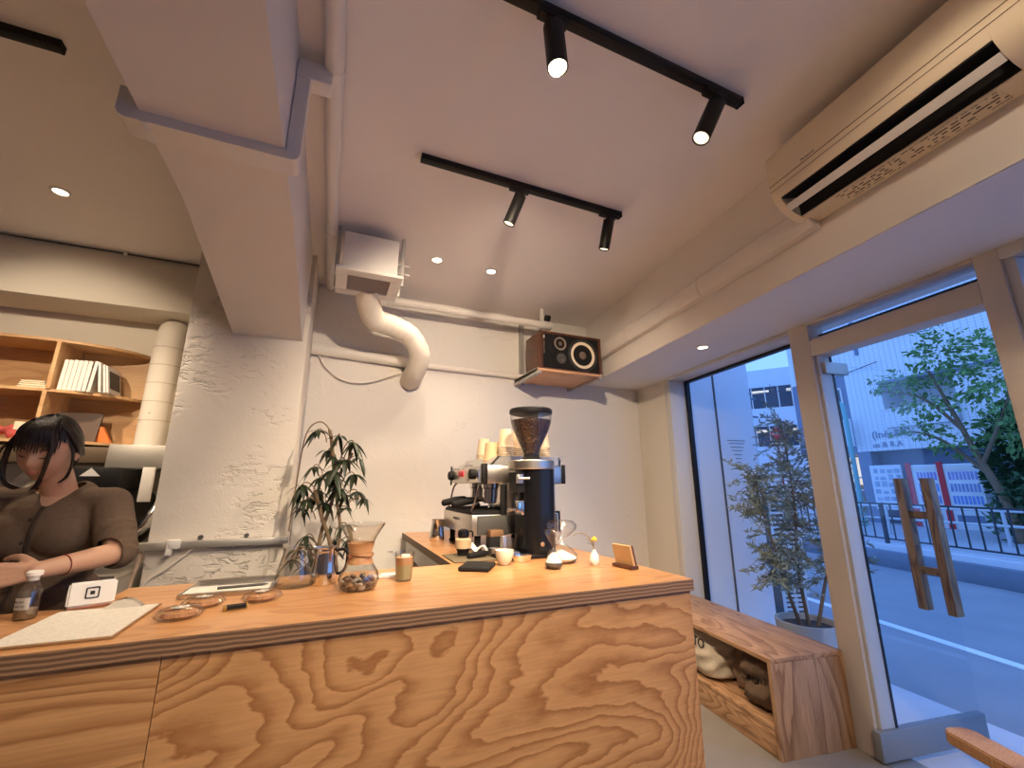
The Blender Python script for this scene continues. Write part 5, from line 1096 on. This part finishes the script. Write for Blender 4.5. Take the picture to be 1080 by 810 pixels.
for k in range(16):                                                    # curled lock on the far side
    j = rr.uniform(-.05, .05); q = rr.uniform(-.05, .05)
    lock([hv(-0.62+j, -0.60, 0.72), hv(-0.98+j, -0.62+q, 0.35), hv(-1.12+j, -0.62+q, -0.10), hv(-1.18+j, -0.62+q, -0.55), hv(-0.98+j, -0.74, -0.92+j), hv(-0.55+j, -0.90, -1.04+j), hv(-0.20+j, -0.98, -1.02)], 0.0038)
for k in range(7):                                                     # stray outer curl
    j = rr.uniform(-.04, .04); lock([hv(-1.0+j, -0.35, 0.35), hv(-1.35+j, -0.42, 0.10), hv(-1.50+j, -0.45, -0.22), hv(-1.32+j, -0.50, -0.50), hv(-1.12+j, -0.55, -0.75)], 0.0024)
for k in range(12):                                                    # wisps before and behind the ear
    j = rr.uniform(-.06, .06); lock([hv(0.88, -0.30+j, 0.45), hv(1.07, -0.28+j, 0.05), hv(1.06, -0.24+j, -0.40), hv(0.92+j, -0.22, -0.80), hv(0.70+j, -0.30, -1.0)], 0.0026)
for k in range(30):                                                    # sides combed back over the ears
    j = rr.uniform(-.10, .10); s = 1 if k % 3 else -1
    lock([hv(s*0.40, -0.35+j, 1.06), hv(s*0.86, -0.34+j, 0.74), hv(s*1.10, -0.16+j, 0.36+j*.5), hv(s*1.11, 0.14+j, 0.04+j), hv(s*0.98, 0.55+j, -0.25), hv(s*0.5, 0.98, -0.35)], 0.0052)
ell(b, hv(0, 1.18, -0.30), (0.030, 0.030, 0.036), None, 16, 10)
for k in range(12):
    j = rr.uniform(-.15, .15); lock([hv(j, 1.22, -0.3), hv(j*1.3, 1.42, -0.6), hv(j*1.6, 1.38, -1.0), hv(j*1.2, 1.25, -1.35)], 0.006)
b.transform(HM); obj('hair', b, M['hair'], person, sharp=60)
# cardigan
b = bm_()
ell(b, (0, 0.05, 0.90), (0.170, 0.125, 0.10)); ell(b, (0, 0.03, 1.02), (0.145, 0.108, 0.15)); ell(b, (0, 0.01, 1.155), (0.168, 0.115, 0.125))
for s in (-1, 1): ell(b, (s*0.060-0.01, -0.045, 1.125), (0.085, 0.066, 0.085))
capsule(b, (-0.14, 0.025, 1.230), (0.14, 0.0, 1.230), 0.060, 0.060); capsule(b, (-0.05, 0.03, 1.255), (0.05, 0.02, 1.255), 0.062, 0.062)
def sleeve(sh, el, wr):
    end = el.lerp(wr, 0.10); capsule(b, sh, sh.lerp(el, 0.5), 0.066, 0.064); capsule(b, sh.lerp(el, 0.5), el, 0.064, 0.056); capsule(b, el, end, 0.054, 0.050)
    d = (el-sh).normalized()
    for k in range(5):
        c = sh.lerp(el, 0.58+0.11*k); u, w = frame_from(d); rr_ = 0.0615-0.0018*k
        tube(b, [c+(u*math.cos(2*PI*q/20)+w*math.sin(2*PI*q/20))*rr_+d*0.010*math.sin(2*PI*q/20+k) for q in range(21)], 0.0062, 8)
sleeve(SHL, ELL_, WRL); sleeve(SHR, ELR, WRR)
b = remesh(b, 0.006, 5)
dele = []
for v in b.verts:
    x, y, z = v.co
    neck = math.hypot(x+0.004, (y+0.01)*0.9) < 0.060 and z > 1.27
    vee = y < 0.0 and z > 1.222 and abs(x-0.005) < (z-1.222)*0.80+0.004 and z < 1.33
    if neck or vee: dele.append(v)
bmesh.ops.delete(b, geom=dele, context='VERTS')
# open the cuffs so the forearms come out
def beyond(v, el, wr):
    d = (wr-el).normalized(); q = v.co-el; al = q.dot(d); return 0.030 < al < 0.12 and (q-d*al).length < 0.060
dele = [v for v in b.verts if beyond(v, ELL_, WRL) or beyond(v, ELR, WRR)]
bmesh.ops.delete(b, geom=dele, context='VERTS')
for _ in range(14):                                                    # even out hems and neckline
    bv = {}
    for e_ in b.edges:
        if e_.is_boundary:
            for p_, q_ in ((e_.verts[0], e_.verts[1]), (e_.verts[1], e_.verts[0])): bv.setdefault(p_, []).append(q_.co.copy())
    for v in bv:
        if len(bv[v]) == 2: v.co = v.co*0.4+(bv[v][0]+bv[v][1])*0.3
bmesh.ops.solidify(b, geom=b.faces[:], thickness=0.005)
cg = obj('cardigan', b, M['knit'], person, sharp=60)
b = bm_()
def front_y(x, z):
    best = 0.0
    for c, r_ in (((0, 0.05, 0.90), (0.170, 0.125, 0.10)), ((0, 0.03, 1.02), (0.145, 0.108, 0.15)), ((0, 0.01, 1.155), (0.168, 0.115, 0.125)), ((0.050, -0.045, 1.125), (0.085, 0.066, 0.085)), ((-0.070, -0.045, 1.125), (0.085, 0.066, 0.085))):
        q = 1-((x-c[0])/r_[0])**2-((z-c[2])/r_[2])**2
        if q > 0: best = min(best, c[1]-r_[1]*math.sqrt(q))
    return best
pts = []
for k in range(18):
    t_ = k/17; z = 1.222-0.34*t_; x = 0.004-0.055*t_; pts.append((x, front_y(x, z)-0.002, z))
tube(b, pts, 0.0055, 8)
pl_ = obj('button_placket', b, mat('placket', (0.045, 0.028, 0.02), 0.9), cg)
b = bm_()
for k in (2, 6, 10, 14): ell(b, Vector(pts[k])+Vector((-0.012, -0.003, 0)), (0.006, 0.003, 0.006), None, 12, 8)
obj('buttons', b, mat('buttons', (0.05, 0.03, 0.02), 0.4), cg)
b = bm_(); ell(b, (0, 0.05, 0.86), (0.165, 0.12, 0.12))
for s in (-1, 1): capsule(b, (s*0.085, 0.05, 0.83), (s*0.09, 0.04, 0.48), 0.090, 0.072); capsule(b, (s*0.09, 0.04, 0.48), (s*0.092, 0.07, 0.12), 0.070, 0.055)
b = remesh(b, 0.01, 3); obj('trousers', b, M['trousers'], person, sharp=60)
b = bm_(); c = ELL_.lerp(WRL, 0.72); u, w = frame_from(WRL-ELL_); tube(b, [c+(u*math.cos(2*PI*k/24)+w*math.sin(2*PI*k/24))*0.0325 for k in range(25)], 0.0018, 6); obj('bracelet', b, mat('red_cord', (0.25, 0.04, 0.03), 0.7), person)
b = bm_()
for s in (-1, 1): capsule(b, (s*0.09, 0.085, 0.05), (s*0.10, -0.10, 0.042), 0.048, 0.042)
for v in b.verts: v.co.z = max(v.co.z, 0.0)
obj('shoes', b, M['black_matte'], person)

# ================================================================ ARMCHAIR CORNER AT THE LOWER RIGHT
t = thing('armchair', 'oak chair arm with a rounded end at the lower right corner', 'chair', (1.40, 0.375, 0), R(-22))
arm_pts = rrect(-0.036, 0.036, -0.26, 0.265, 0.026)
b = bm_(); prism(b, arm_pts, 0.695, 0.722, M=Matrix.Translation((-0.055, 0.05, 0))); bmesh.ops.bevel(b, geom=b.edges[:], offset=0.003, segments=2, affect='EDGES'); obj('armrest', b, M['oak_panel'], t)
b = bm_(); prism(b, arm_pts, 0.70, 0.722, M=Matrix.Translation((0.50, 0.06, 0))); obj('armrest', b, M['oak_panel'], t)
b = bm_(); box(b, (-0.02, -0.2, 0.40), (0.50, 0.24, 0.44), 0.01); obj('seat', b, M['oak_bench'], t)
b = bm_(); box(b, (-0.02, -0.24, 0.5), (0.50, -0.215, 0.84), 0.01); obj('backrest', b, M['oak_panel'], t)
for x in (-0.02, 0.50):
    for y in (-0.2, 0.22): b = bm_(); cyl(b, (x, y, 0.70), (x, y, 0.0), 0.018, 0.014, 14); obj('leg', b, M['oak_panel'], t)
b = bm_(); ell(b, (0, 0, 0.12), (0.17, 0.15, 0.13)); ell(b, (0, 0, 0.20), (0.12, 0.10, 0.09)); b = remesh(b, 0.012, 4)
tag(obj('cushion', b, mat('navy_cloth', (0.020, 0.022, 0.055), 0.9, bump=0.2, bscale=80), None, (1.56, 0.36, 0.441), sharp=80), 'dark navy cushion on the chair in the corner', 'cushion')

# ================================================================ OUTSIDE
M['olive'] = mat('olive_leaf', (0.28, 0.33, 0.24), 0.6, var=0.35, vscale=6)
M['tree_leaf'] = mat('tree_leaf', (0.15, 0.28, 0.08), 0.6, var=0.45, vscale=1.2)
M['hedge_leaf'] = mat('hedge_leaf', (0.05, 0.11, 0.04), 0.65, var=0.45, vscale=1.5)
M['pot_grey'] = mat('pot_grey', (0.52, 0.51, 0.49), 0.8, bump=0.2, bscale=30, var=0.08)
M['rail_black'] = mat('rail_black', (0.02, 0.025, 0.035), 0.5)
M['bluegrey'] = mat('bluegrey_cladding', (0.17, 0.21, 0.30), 0.6)
M['tile'] = grid_mat('tile_facade', (0.78, 0.79, 0.80), (0.46, 0.48, 0.52), 0.14, 0.075, 0.10)
M['pale'] = mat('pale_render', (0.74, 0.76, 0.78), 0.8, var=0.05)
M['teal'] = mat('teal_paint', (0.16, 0.44, 0.44), 0.5)
M['win_dark'] = mat('dark_glazing', (0.05, 0.065, 0.09), 0.08)
M['red'] = mat('red_paint', (0.62, 0.02, 0.03), 0.45)
M['shop_glow'] = mat('shop_glow', (0.8, 0.7, 0.5), 0.5, emit=(1.0, 0.80, 0.52), estr=0.75)
def quick_leaves(bm, n, sampler, size, rr, asp=0.45):
    for _ in range(n):
        p, d = sampler(rr); d = Vector(d)
        if d.length < 1e-3: d = Vector((0, 0, 1))
        d.normalize(); s = size*rr.uniform(0.7, 1.3); side = d.cross(Vector((rr.uniform(-1, 1), rr.uniform(-1, 1), rr.uniform(-1, 1))))
        if side.length < 1e-3: continue
        side.normalize(); p = Vector(p); w = s*asp*0.5; n_ = side.cross(d)*w*0.35
        a = bm.verts.new(p); m1 = bm.verts.new(p+d*s*0.5-side*w+n_); tpt = bm.verts.new(p+d*s); m2 = bm.verts.new(p+d*s*0.5+side*w+n_); mid = bm.verts.new(p+d*s*0.5)
        bm.faces.new((a, mid, tpt, m1)); bm.faces.new((a, m2, tpt, mid))
# olive in a pot just outside the glass
ol = thing('potted_olive_tree', 'grey potted olive tree outside the window', 'tree', (3.20, 2.22, -0.03))
lathe_obj('pot', [(0, 0), (0.135, 0), (0.175, 0.15), (0.192, 0.36), (0.195, 0.40), (0.178, 0.40), (0.172, 0.36), (0, 0.355)], M['pot_grey'], ol)
lathe_obj('soil', [(0, 0.35), (0.17, 0.35), (0.17, 0.362), (0, 0.366)], mat('soil', (0.06, 0.045, 0.035), 0.95), ol)
sb = bm_(); lb = bm_(); rr = random.Random(33)
trunks = [smooth_path([(-0.03, 0.02, 0.34), (-0.12, 0.03, 0.62), (-0.20, 0.02, 0.88), (-0.25, 0.04, 1.15), (-0.28, 0.05, 1.42)]),
          smooth_path([(0.02, 0.0, 0.34), (0.02, 0.02, 0.75), (0.05, 0.0, 1.15), (0.08, 0.02, 1.50), (0.07, 0.02, 1.82)]),
          smooth_path([(0.06, -0.03, 0.34), (0.16, -0.06, 0.62), (0.26, -0.10, 0.92), (0.30, -0.12, 1.25), (0.30, -0.10, 1.55)])]
for tr in trunks: tube(sb, tr, [0.013-0.009*k/len(tr) for k in range(len(tr))], 8)
for ti, tr in enumerate(trunks):
    for k in range(105):
        i = rr.randint(int(len(tr)*0.30), len(tr)-1); p = Vector(tr[i]); a = rr.uniform(0, 2*PI); el = rr.uniform(-0.5, 0.9); Lb = rr.uniform(0.10, 0.26)
        d = Vector((math.cos(a)*math.cos(el), math.sin(a)*math.cos(el), math.sin(el))); 
        pts = [p, p+d*Lb*0.5+Vector((0, 0, 0.01)), p+d*Lb-Vector((0, 0, 0.03))]; tube(sb, pts, [0.003, 0.002, 0.001], 5)
        for q in range(24):
            t_ = rr.uniform(0.1, 1.0); c = pts[0].lerp(pts[2], t_); v = Vector((rr.uniform(-1, 1), rr.uniform(-1, 1), rr.uniform(-.7, .9)))+d*0.7
            quick_leaves(lb, 1, lambda r_: (c, v), 0.045, rr, 0.26)
for k in range(10):                                                     # long low shoots to the left
    a = R(rr.uniform(150, 240)); p = Vector((-0.12, 0.03, 0.62+0.03*k)); d = Vector((math.cos(a), math.sin(a)*0.6, rr.uniform(-0.15, 0.25))).normalized(); Lb = rr.uniform(0.25, 0.45)
    pts = [p, p+d*Lb*0.6+Vector((0, 0, 0.02)), p+d*Lb-Vector((0, 0, 0.05))]; tube(sb, pts, [0.0035, 0.002, 0.001], 5)
    for q in range(26): 
        t_ = rr.uniform(0.15, 1.0); c = pts[0].lerp(pts[2], t_); v = Vector((rr.uniform(-1, 1), rr.uniform(-1, 1), rr.uniform(-.8, .6)))+d*0.5; quick_leaves(lb, 1, lambda r_: (c, v), 0.048, rr, 0.26)
for k in range(8):
    a = R(rr.uniform(-40, 30)); p = Vector((0.22, -0.08, 0.75+0.04*k)); d = Vector((math.cos(a), math.sin(a), rr.uniform(-0.3, 0.2))).normalized(); Lb = rr.uniform(0.22, 0.42)
    pts = [p, p+d*Lb*0.6, p+d*Lb-Vector((0, 0, 0.06))]; tube(sb, pts, [0.0035, 0.002, 0.001], 5)
    for q in range(22): 
        t_ = rr.uniform(0.15, 1.0); c = pts[0].lerp(pts[2], t_); v = Vector((rr.uniform(-1, 1), rr.uniform(-1, 1), rr.uniform(-.9, .4)))+d*0.5; quick_leaves(lb, 1, lambda r_: (c, v), 0.05, rr, 0.26)
obj('trunk', sb, M['bark'], ol); obj('foliage', lb, M['olive'], ol, sharp=180, recalc=False)
# louvred white units along the side street
def louvre(label, x, y, z0, w, h, n):
    t = thing('louvred_unit', label, 'louvred unit', (x, y, z0), -R(20))
    b = bm_(); box(b, (0, 0.02, 0), (w, 0.30, h)); obj('casing', b, M['dark_grey'], t)
    b = bm_()
    for xx in (0, w*0.48, w-0.025): box(b, (xx, 0, 0), (xx+0.025, 0.02, h))
    for k in range(n): box(b, (0, -0.004, h*k/n), (w, 0.018, h*k/n+h/n*0.5))
    obj('grille', b, M['white'], t)
louvre('tall white louvred unit beyond the olive tree', 5.62, 4.20, -0.10, 0.40, 1.38, 22)
louvre('low white louvred unit behind the olive pot', 4.62, 3.42, -0.10, 0.26, 0.36, 8)
# railing on the coping
rl = thing('railing', 'black steel railing across the street', 'railing', (8.83, 3.79, 0.26), KR)
b = bm_(); box(b, (0.33, -6.0, 0.68), (0.37, 6.0, 0.71)); obj('top_rail', b, M['rail_black'], rl)
b = bm_(); box(b, (0.335, -6.0, 0.07), (0.365, 6.0, 0.095)); obj('bottom_rail', b, M['rail_black'], rl)
p0 = None
for k in range(64):
    y = -6.0+k*0.19
    if p0 is None: b = bm_(); box(b, (0.34, -0.009, 0.07), (0.358, 0.009, 0.68)); p0 = obj('baluster', b, M['rail_black'], rl, (0, y, 0))
    else: c = p0.copy(); COL.objects.link(c); c.parent = rl; c.location = (0, y, 0)
for y in (-4.4, -1.6, 1.2, 4.0): b = bm_(); box(b, (0.325, y-0.025, 0.0), (0.375, y+0.025, 0.70)); obj('post', b, M['rail_black'], rl)
rl2 = thing('guard_rail', 'pale pipe guard rail on the far pavement', 'guard rail', (11.6, 4.0, 0.20), -R(8))
b = bm_(); 
for z in (0.35, 0.62): tube(b, [(0, -5, z), (0, 6, z)], 0.025, 8)
obj('rails', b, mat('pale_rail', (0.55, 0.58, 0.60), 0.5), rl2)
for y in (-4, -2, 0, 2, 4, 6): b = bm_(); cyl(b, (0, y, 0), (0, y, 0.64), 0.03, seg=10); obj('post', b, mat('pale_rail_post', (0.5, 0.53, 0.56), 0.5), rl2)
# tiled building opposite: local x away from the street, y along the facade
FR = -R(5.0)
bd = thing('tiled_building', 'pale tiled building with balcony across the street', 'building', (15.0, 6.0, 0.2), FR)
def part(name, boxes, m, parent=bd):
    b = bm_()
    for a, c in boxes: box(b, a, c)
    return obj(name, b, m, parent)
part('wall', [((0, -1.7 if False else -12, 2.08), (0.2, -0.55, 9)), ((0, 1.15, 2.08), (0.2, 2.1, 9)), ((0, -0.55, 2.08), (0.2, 1.15, 2.75)), ((0, -0.55, 4.05), (0.2, 1.15, 9)), ((0.2, -12, 2.08), (0.9, -0.55, 9)), ((0.2, 1.15, 2.08), (0.9, 2.1, 9)), ((0.9, -12, 2.08), (6, 2.1, 9))], M['tile'])
part('balcony_parapet', [((-0.12, -0.55, 2.72), (0.0, 1.15, 3.22))], M['tile'])
part('balcony_rail', [((-0.14, -0.57, 3.22), (0.02, 1.17, 3.26))], M['white'])
part('balcony_soffit', [((-0.14, -4.0, 4.02), (0.0, 1.15, 4.10))], M['bluegrey'])
part('ground_floor', [((0.45, -12, 0), (0.6, 2.0, 2.08))], M['bluegrey'])
part('drain_pipe', [((-0.05, 1.55, 5.1), (0.0, 1.63, 6.2))], M['bluegrey'])
text('sign_lettering', '(Inés&Co', 0.30, mat('sign_grey', (0.22, 0.26, 0.36), 0.6), bd, (-0.01, 1.05, 2.55), (R(90), 0, R(-90)), 0.01)
text('sign_lettering', 'us & R.A', 0.22, mat('sign_grey_b', (0.22, 0.26, 0.36), 0.6), bd, (-0.01, 1.25, 2.25), (R(90), 0, R(-90)), 0.01)
sb_ = thing('shop_building', 'blue grey shop with a lit front at the street corner', 'building', (15.0, 6.0, 0.2), FR)
part('wall', [((0.1, 2.12, 2.05), (4, 4.05, 2.85)), ((0.15, 2.12, 4.2), (4, 4.05, 4.6)), ((0.15, 2.12, 2.85), (4, 2.35, 4.2)), ((0.15, 3.25, 2.85), (4, 4.05, 4.2)), ((1.4, 2.12, 0), (4, 4.05, 2.05))], M['bluegrey'], sb_)
part('upper_wall', [((0.15, 2.12, 4.6), (4, 4.05, 8.5))], M['tile'], sb_)
w_ = part('window_frame', [((0.12, 2.35, 2.85), (0.16, 2.40, 4.2)), ((0.12, 3.20, 2.85), (0.16, 3.25, 4.2)), ((0.12, 2.35, 2.82), (0.16, 3.25, 2.88)), ((0.12, 2.35, 4.15), (0.16, 3.25, 4.22)), ((0.12, 2.78, 2.85), (0.16, 2.82, 4.2))], M['white'], sb_)
part('window_pane', [((0.14, 2.37, 2.85), (0.15, 3.22, 4.2))], M['win_dark'], w_)
part('shop_interior', [((1.3, 2.15, 0.9), (1.38, 3.98, 2.0))], M['shop_glow'], sb_)
part('shelves', [((1.0, 2.15, z), (1.3, 3.95, z+0.05)) for z in (0.5, 0.9, 1.3)], M['pale'], sb_)
rr = random.Random(8)
part('stock', [((1.0, y, 0.55), (1.2, y+rr.uniform(.1, .25), 0.55+rr.uniform(.1, .3))) for y in [2.2+0.3*k for k in range(6)]]+[((1.0, y, 0.95), (1.2, y+rr.uniform(.1, .2), 0.95+rr.uniform(.1, .25))) for y in [2.25+0.3*k for k in range(5)]], mat('stock', (0.35, 0.25, 0.15), 0.7, var=0.6, vscale=5), sb_)
part('pilaster', [((-0.02, 1.75, 0), (0.44, 2.11, 2.07))], M['bluegrey'], sb_)
part('vertical_sign', [((-0.35, 1.95, 2.25), (-0.28, 2.25, 3.1))], M['pale'], sb_)
# red framed vending machines and poster boards along the ground floor
def vending(label, y, w, red, z0=0.2):
    t = thing('vending_machine', label, 'vending machine', (14.75, 6.0, z0), FR)
    b = bm_(); box(b, (0.0, y, 0), (0.40, y+w, 1.62), 0.01); obj('body', b, M['pale'], t)
    rr = random.Random(int(y*100)); 
    for j, z in enumerate((0.62, 0.92, 1.22)):
        b = bm_(); x_ = y+0.05
        while x_ < y+w-0.10: box(b, (-0.006, x_, z), (0.0, x_+0.05, z+0.2)); x_ += 0.075
        obj('can_row', b, mat('cans%d' % j, (0.15+0.2*rr.random(), 0.22+0.1*rr.random(), 0.45+0.2*rr.random()), 0.4, var=0.5, vscale=12), t)
    b = bm_(); box(b, (-0.01, y+0.04, 1.46), (0.0, y+w-0.04, 1.58)); obj('header_panel', b, M['white'], t)
    b = bm_(); box(b, (-0.01, y+0.1, 0.15), (0.0, y+w-0.1, 0.35)); obj('dispense_flap', b, M['bluegrey'], t)
    if red: b = bm_(); box(b, (-0.03, y+w-0.02, 0), (0.02, y+w+0.10, 1.68)); obj('red_post', b, M['red'], t)
vending('vending machine with the brighter red post on its left', -0.72, 0.72, True)
vending('vending machine standing left between the two red posts', 0.10, 0.60, True)
t = thing('poster_board', 'pale board of small posters left of the vending machines', 'notice board', (14.8, 6.0, 0.2), FR)
b = bm_(); box(b, (0, 0.95, 0.4), (0.05, 1.75, 1.65)); obj('board', b, M['pale'], t)
b = bm_(); rr = random.Random(3)
for j in range(6):
    for k in range(4): box(b, (-0.006, 0.98+k*0.19, 0.45+j*0.195), (0.0, 0.98+k*0.19+rr.uniform(.08, .16), 0.45+j*0.195+rr.uniform(.08, .16)))
obj('posters', b, mat('posters', (0.35, 0.42, 0.55), 0.6, var=0.7, vscale=8), t)
# street lamp and poles
t = thing('lamp_post', 'teal street lamp post with a curved head', 'lamp post', (13.5, 7.35, 0.2))
b = bm_(); tube(b, smooth_path([(0, 0, 0), (0, 0, 1.5), (0, 0, 3.0), (0.0, 0.05, 3.35), (0, 0.25, 3.45), (0, 0.45, 3.42)]), 0.06, 12); obj('pole', b, M['teal'], t)
b = bm_(); ell(b, (0, 0.45, 3.38), (0.10, 0.16, 0.06)); obj('lamp_head', b, M['pale'], t)
t = thing('utility_pole', 'tall pale concrete utility pole down the side street', 'pole', (16.4, 12.6, -0.1))
b = bm_(); cyl(b, (0, 0, 0), (0, 0, 8.5), 0.15, 0.11, 16); obj('pole', b, M['pale'], t)
b = bm_()
for z in (4.2, 5.0, 7.4): box(b, (-0.5, -0.04, z), (0.5, 0.04, z+0.07))
obj('crossarm', b, M['bluegrey'], t)
t = thing('road_sign', 'red no entry sign with a one way arrow plate below', 'road sign', (17.4, 12.2, -0.1))
b = bm_(); cyl(b, (0, 0, 0), (0, 0, 3.8), 0.035, seg=10); obj('pole', b, M['red'], t)
Ms = Matrix.Translation((0, 0, 3.5)) @ Matrix.Rotation(R(-55), 4, 'Z') @ RX
b = bm_(); cyl(b, (0, 0, 0.04), (0, 0, 0.07), 0.22, seg=28); b.transform(Ms); dk = obj('disc', b, M['red'], t)
b = bm_(); box(b, (-0.15, -0.035, 0.07), (0.15, 0.035, 0.08)); b.transform(Ms); obj('bar', b, M['white'], dk)
b = bm_(); box(b, (-0.30, -0.52, 0.04), (0.30, -0.30, 0.06)); b.transform(Ms); ar = obj('arrow_plate', b, M['rail_black'], t)
b = bm_(); prism(b, [(-0.22, -0.44), (0.10, -0.44), (0.10, -0.49), (0.24, -0.41), (0.10, -0.33), (0.10, -0.38), (-0.22, -0.38)], 0.06, 0.07); b.transform(Ms); obj('arrow', b, M['white'], ar)
for k, (p_, q_) in enumerate((((14.7, 10.3, 4.9), (22.5, 15.6, 6.5)), ((14.9, 7.0, 4.9), (16.25, 12.5, 5.1)), ((14.75, 5.6, 5.4), (16.25, 12.5, 7.4)), ((16.6, 12.9, 5.1), (23, 17.2, 6.4)))):
    b = bm_(); a, c = Vector(p_), Vector(q_); tube(b, [a.lerp(c, i/10)-Vector((0, 0, 0.25*math.sin(PI*i/10))) for i in range(11)], 0.012, 6)
    tag(obj('overhead_wire', b, M['rail_black']), ('thin overhead wire running deep down the side street', 'thin overhead wire sagging from the tiled facade to the pole arm', 'highest thin overhead wire reaching the pole top', 'thin overhead wire from the pole to the white block')[k], 'wire')
# far buildings at the end of the side street
t = thing('office_block', 'white office block with lit window bands down the side street', 'building', (24.3, 16.9, -0.1), R(35))
part('wall', [((0, -4, 0), (4, 3, 3.6)), ((0, -4, 4.8), (4, 3, 5.9)), ((0, -4, 7.2), (4, 3, 8.3)), ((0.4, -4, 3.6), (4, 3, 4.8)), ((0.4, -4, 5.9), (4, 3, 7.2))], M['pale'], t)
for z0, z1 in ((3.6, 4.8), (5.9, 7.2)):
    f_ = part('window_band', [((0.1, -4, z0), (0.16, 3, z1))], M['win_dark'], t)
    part('lit_ceiling', [((0.08, y, z1-0.35), (0.1, y+0.9, z1-0.2)) for y in (-3.2, -1.6, 0.2, 1.6)], M['shop_glow'], f_)
    part('mullion', [((0.06, y, z0), (0.1, y+0.06, z1)) for y in [-3.8+0.7*k for k in range(10)]], M['white'], f_)
# street trees and hedge
def tree(name, label, base, paths, blobs, m, n, size, rr, r0=0.09):
    t = thing(name, label, 'tree', base)
    sb = bm_()
    for i, p in enumerate(paths):
        q = smooth_path(p, 5); tube(sb, q, [max(0.012, (r0 if i == 0 else r0*0.45)*(1-0.75*k/len(q))) for k in range(len(q))], 10)
    obj('trunk', sb, M['bark'], t)
    lb = bm_()
    for c, r_ in blobs:
        k = int(n*r_[0]*r_[1]*r_[2]**0.5)
        def smp(rr):
            v = Vector((rr.gauss(0, 1), rr.gauss(0, 1), rr.gauss(0, 1))); v.normalize(); q = rr.random()**0.45
            clump = Vector((math.sin(9*v.x+c[0]*5), math.sin(8*v.y+2), math.sin(9*v.z)))*0.10
            return (Vector(c)+Vector((v.x*r_[0], v.y*r_[1], v.z*r_[2]))*q+clump, v+Vector((rr.uniform(-1, 1), rr.uniform(-1, 1), -0.4)))
        quick_leaves(lb, k, smp, size, rr, 0.55)
    obj('foliage', lb, m, t, sharp=180, recalc=False)
rr = random.Random(77)
tree('street_tree', 'leafy green street tree leaning over the far pavement', (12.3, 4.05, 0.2), [[(0, 0, 0), (0.05, 0.15, 0.9), (0.0, 0.35, 1.7), (0, 0.55, 2.6), (0, 0.8, 3.6)], [(0.02, 0.25, 1.3), (0, 0.8, 2.0), (-0.1, 1.2, 2.25), (-0.1, 1.6, 2.25)], [(0, 0.45, 2.2), (0, 1.0, 3.0), (0, 1.7, 3.3)], [(0, 0.3, 1.5), (-0.3, -0.2, 2.3), (-0.3, -0.6, 3.2)]],
     [((0, 0.5, 3.9), (0.6, 0.6, 0.55)), ((0, 1.35, 3.45), (0.5, 0.6, 0.22)), ((-0.1, 1.15, 2.3), (0.45, 0.5, 0.13)), ((0, 1.0, 2.85), (0.5, 0.55, 0.16)), ((-0.2, -0.4, 3.2), (0.8, 0.8, 0.9)), ((0.5, -0.2, 2.2), (0.7, 0.7, 0.5)), ((0, 0.6, 1.9), (0.35, 0.4, 0.15))], M['tree_leaf'], 1900, 0.115, rr)
tree('street_tree', 'second street tree seen through the right hand window', (9.2, 0.75, 0.2), [[(0, 0, 0), (0, 0.1, 1.2), (0, 0.2, 2.4), (0, 0.3, 3.6)], [(0, 0.1, 1.6), (0.2, 0.6, 2.4), (0.2, 0.9, 3.0)]],
     [((0, 0.35, 3.4), (0.9, 0.75, 0.9)), ((0.1, 0.35, 2.4), (0.7, 0.6, 0.5)), ((0, -0.6, 3.0), (0.9, 0.9, 1.0))], M['tree_leaf'], 1500, 0.13, rr)
t = thing('hedge', 'dark clipped hedge behind the railing', 'hedge', (12.7, 3.4, 0.2))
lb = bm_()
def smp(rr):
    x, y, z = rr.uniform(-0.5, 0.6), rr.uniform(-3.5, 0.95), rr.uniform(0.0, 1.0); return ((x, y+0.2*math.sin(5*z), z*(1.15+0.15*math.sin(3*y))), (rr.uniform(-1, .3), rr.uniform(-1, 1), rr.uniform(-.3, 1)))
quick_leaves(lb, 3800, smp, 0.14, rr, 0.55); obj('foliage', lb, M['hedge_leaf'], t, sharp=180, recalc=False)
sb = bm_()
for y in (-3, -2.2, -1.4, -0.6, 0.2, 0.7): tube(sb, [(0, y, 0), (0.05, y+0.05, 0.8)], 0.02, 6)
obj('stems', sb, M['bark'], t)
t = thing('tall_shrub', 'tall dark shrub standing behind the hedge', 'shrub', (13.6, 3.9, 0.2)); lb = bm_()
def smp2(rr):
    v = Vector((rr.gauss(0, 1), rr.gauss(0, 1), rr.gauss(0, 1))).normalized(); q = rr.random()**0.4; return (Vector((v.x*0.8*q, v.y*0.9*q, 1.5+v.z*1.4*q)), v+Vector((-.5, 0, 0)))
quick_leaves(lb, 3000, smp2, 0.16, rr, 0.55); obj('foliage', lb, M['hedge_leaf'], t, sharp=180, recalc=False)
sb = bm_(); tube(sb, [(0, 0, 0), (0.02, 0, 1.0), (0, 0, 2.2)], 0.05, 8); obj('trunk', sb, M['bark'], t)

# ================================================================ ROOM LIGHT BEHIND THE VIEWER: unseen tracks, spots added mainly to fill room and ceiling
track('lighting_track', 'unseen black lighting track above the viewer', 0.0, 1.42, 0.14)
track('lighting_track', 'added unseen lighting track behind the viewer', 0.0, 1.42, -0.675)
track_lamp('added fill spotlight above the viewer on the left', 0.55, 0.14, (-0.15, 0.45, -0.88), True, K_FILL, angle=84)
track_lamp('black spotlight above the viewer at the air conditioner', 0.95, 0.14, (0.75, 0.35, -0.55), True, 9, angle=75)
track_lamp('added fill spotlight behind the viewer on the left', 0.30, -0.675, (0.0, 0.45, -0.88), True, K_FILL, angle=96)
track_lamp('added fill spotlight behind the viewer on the right', 1.2, -0.675, (0.1, 0.35, -0.85), True, K_FILL, angle=110)
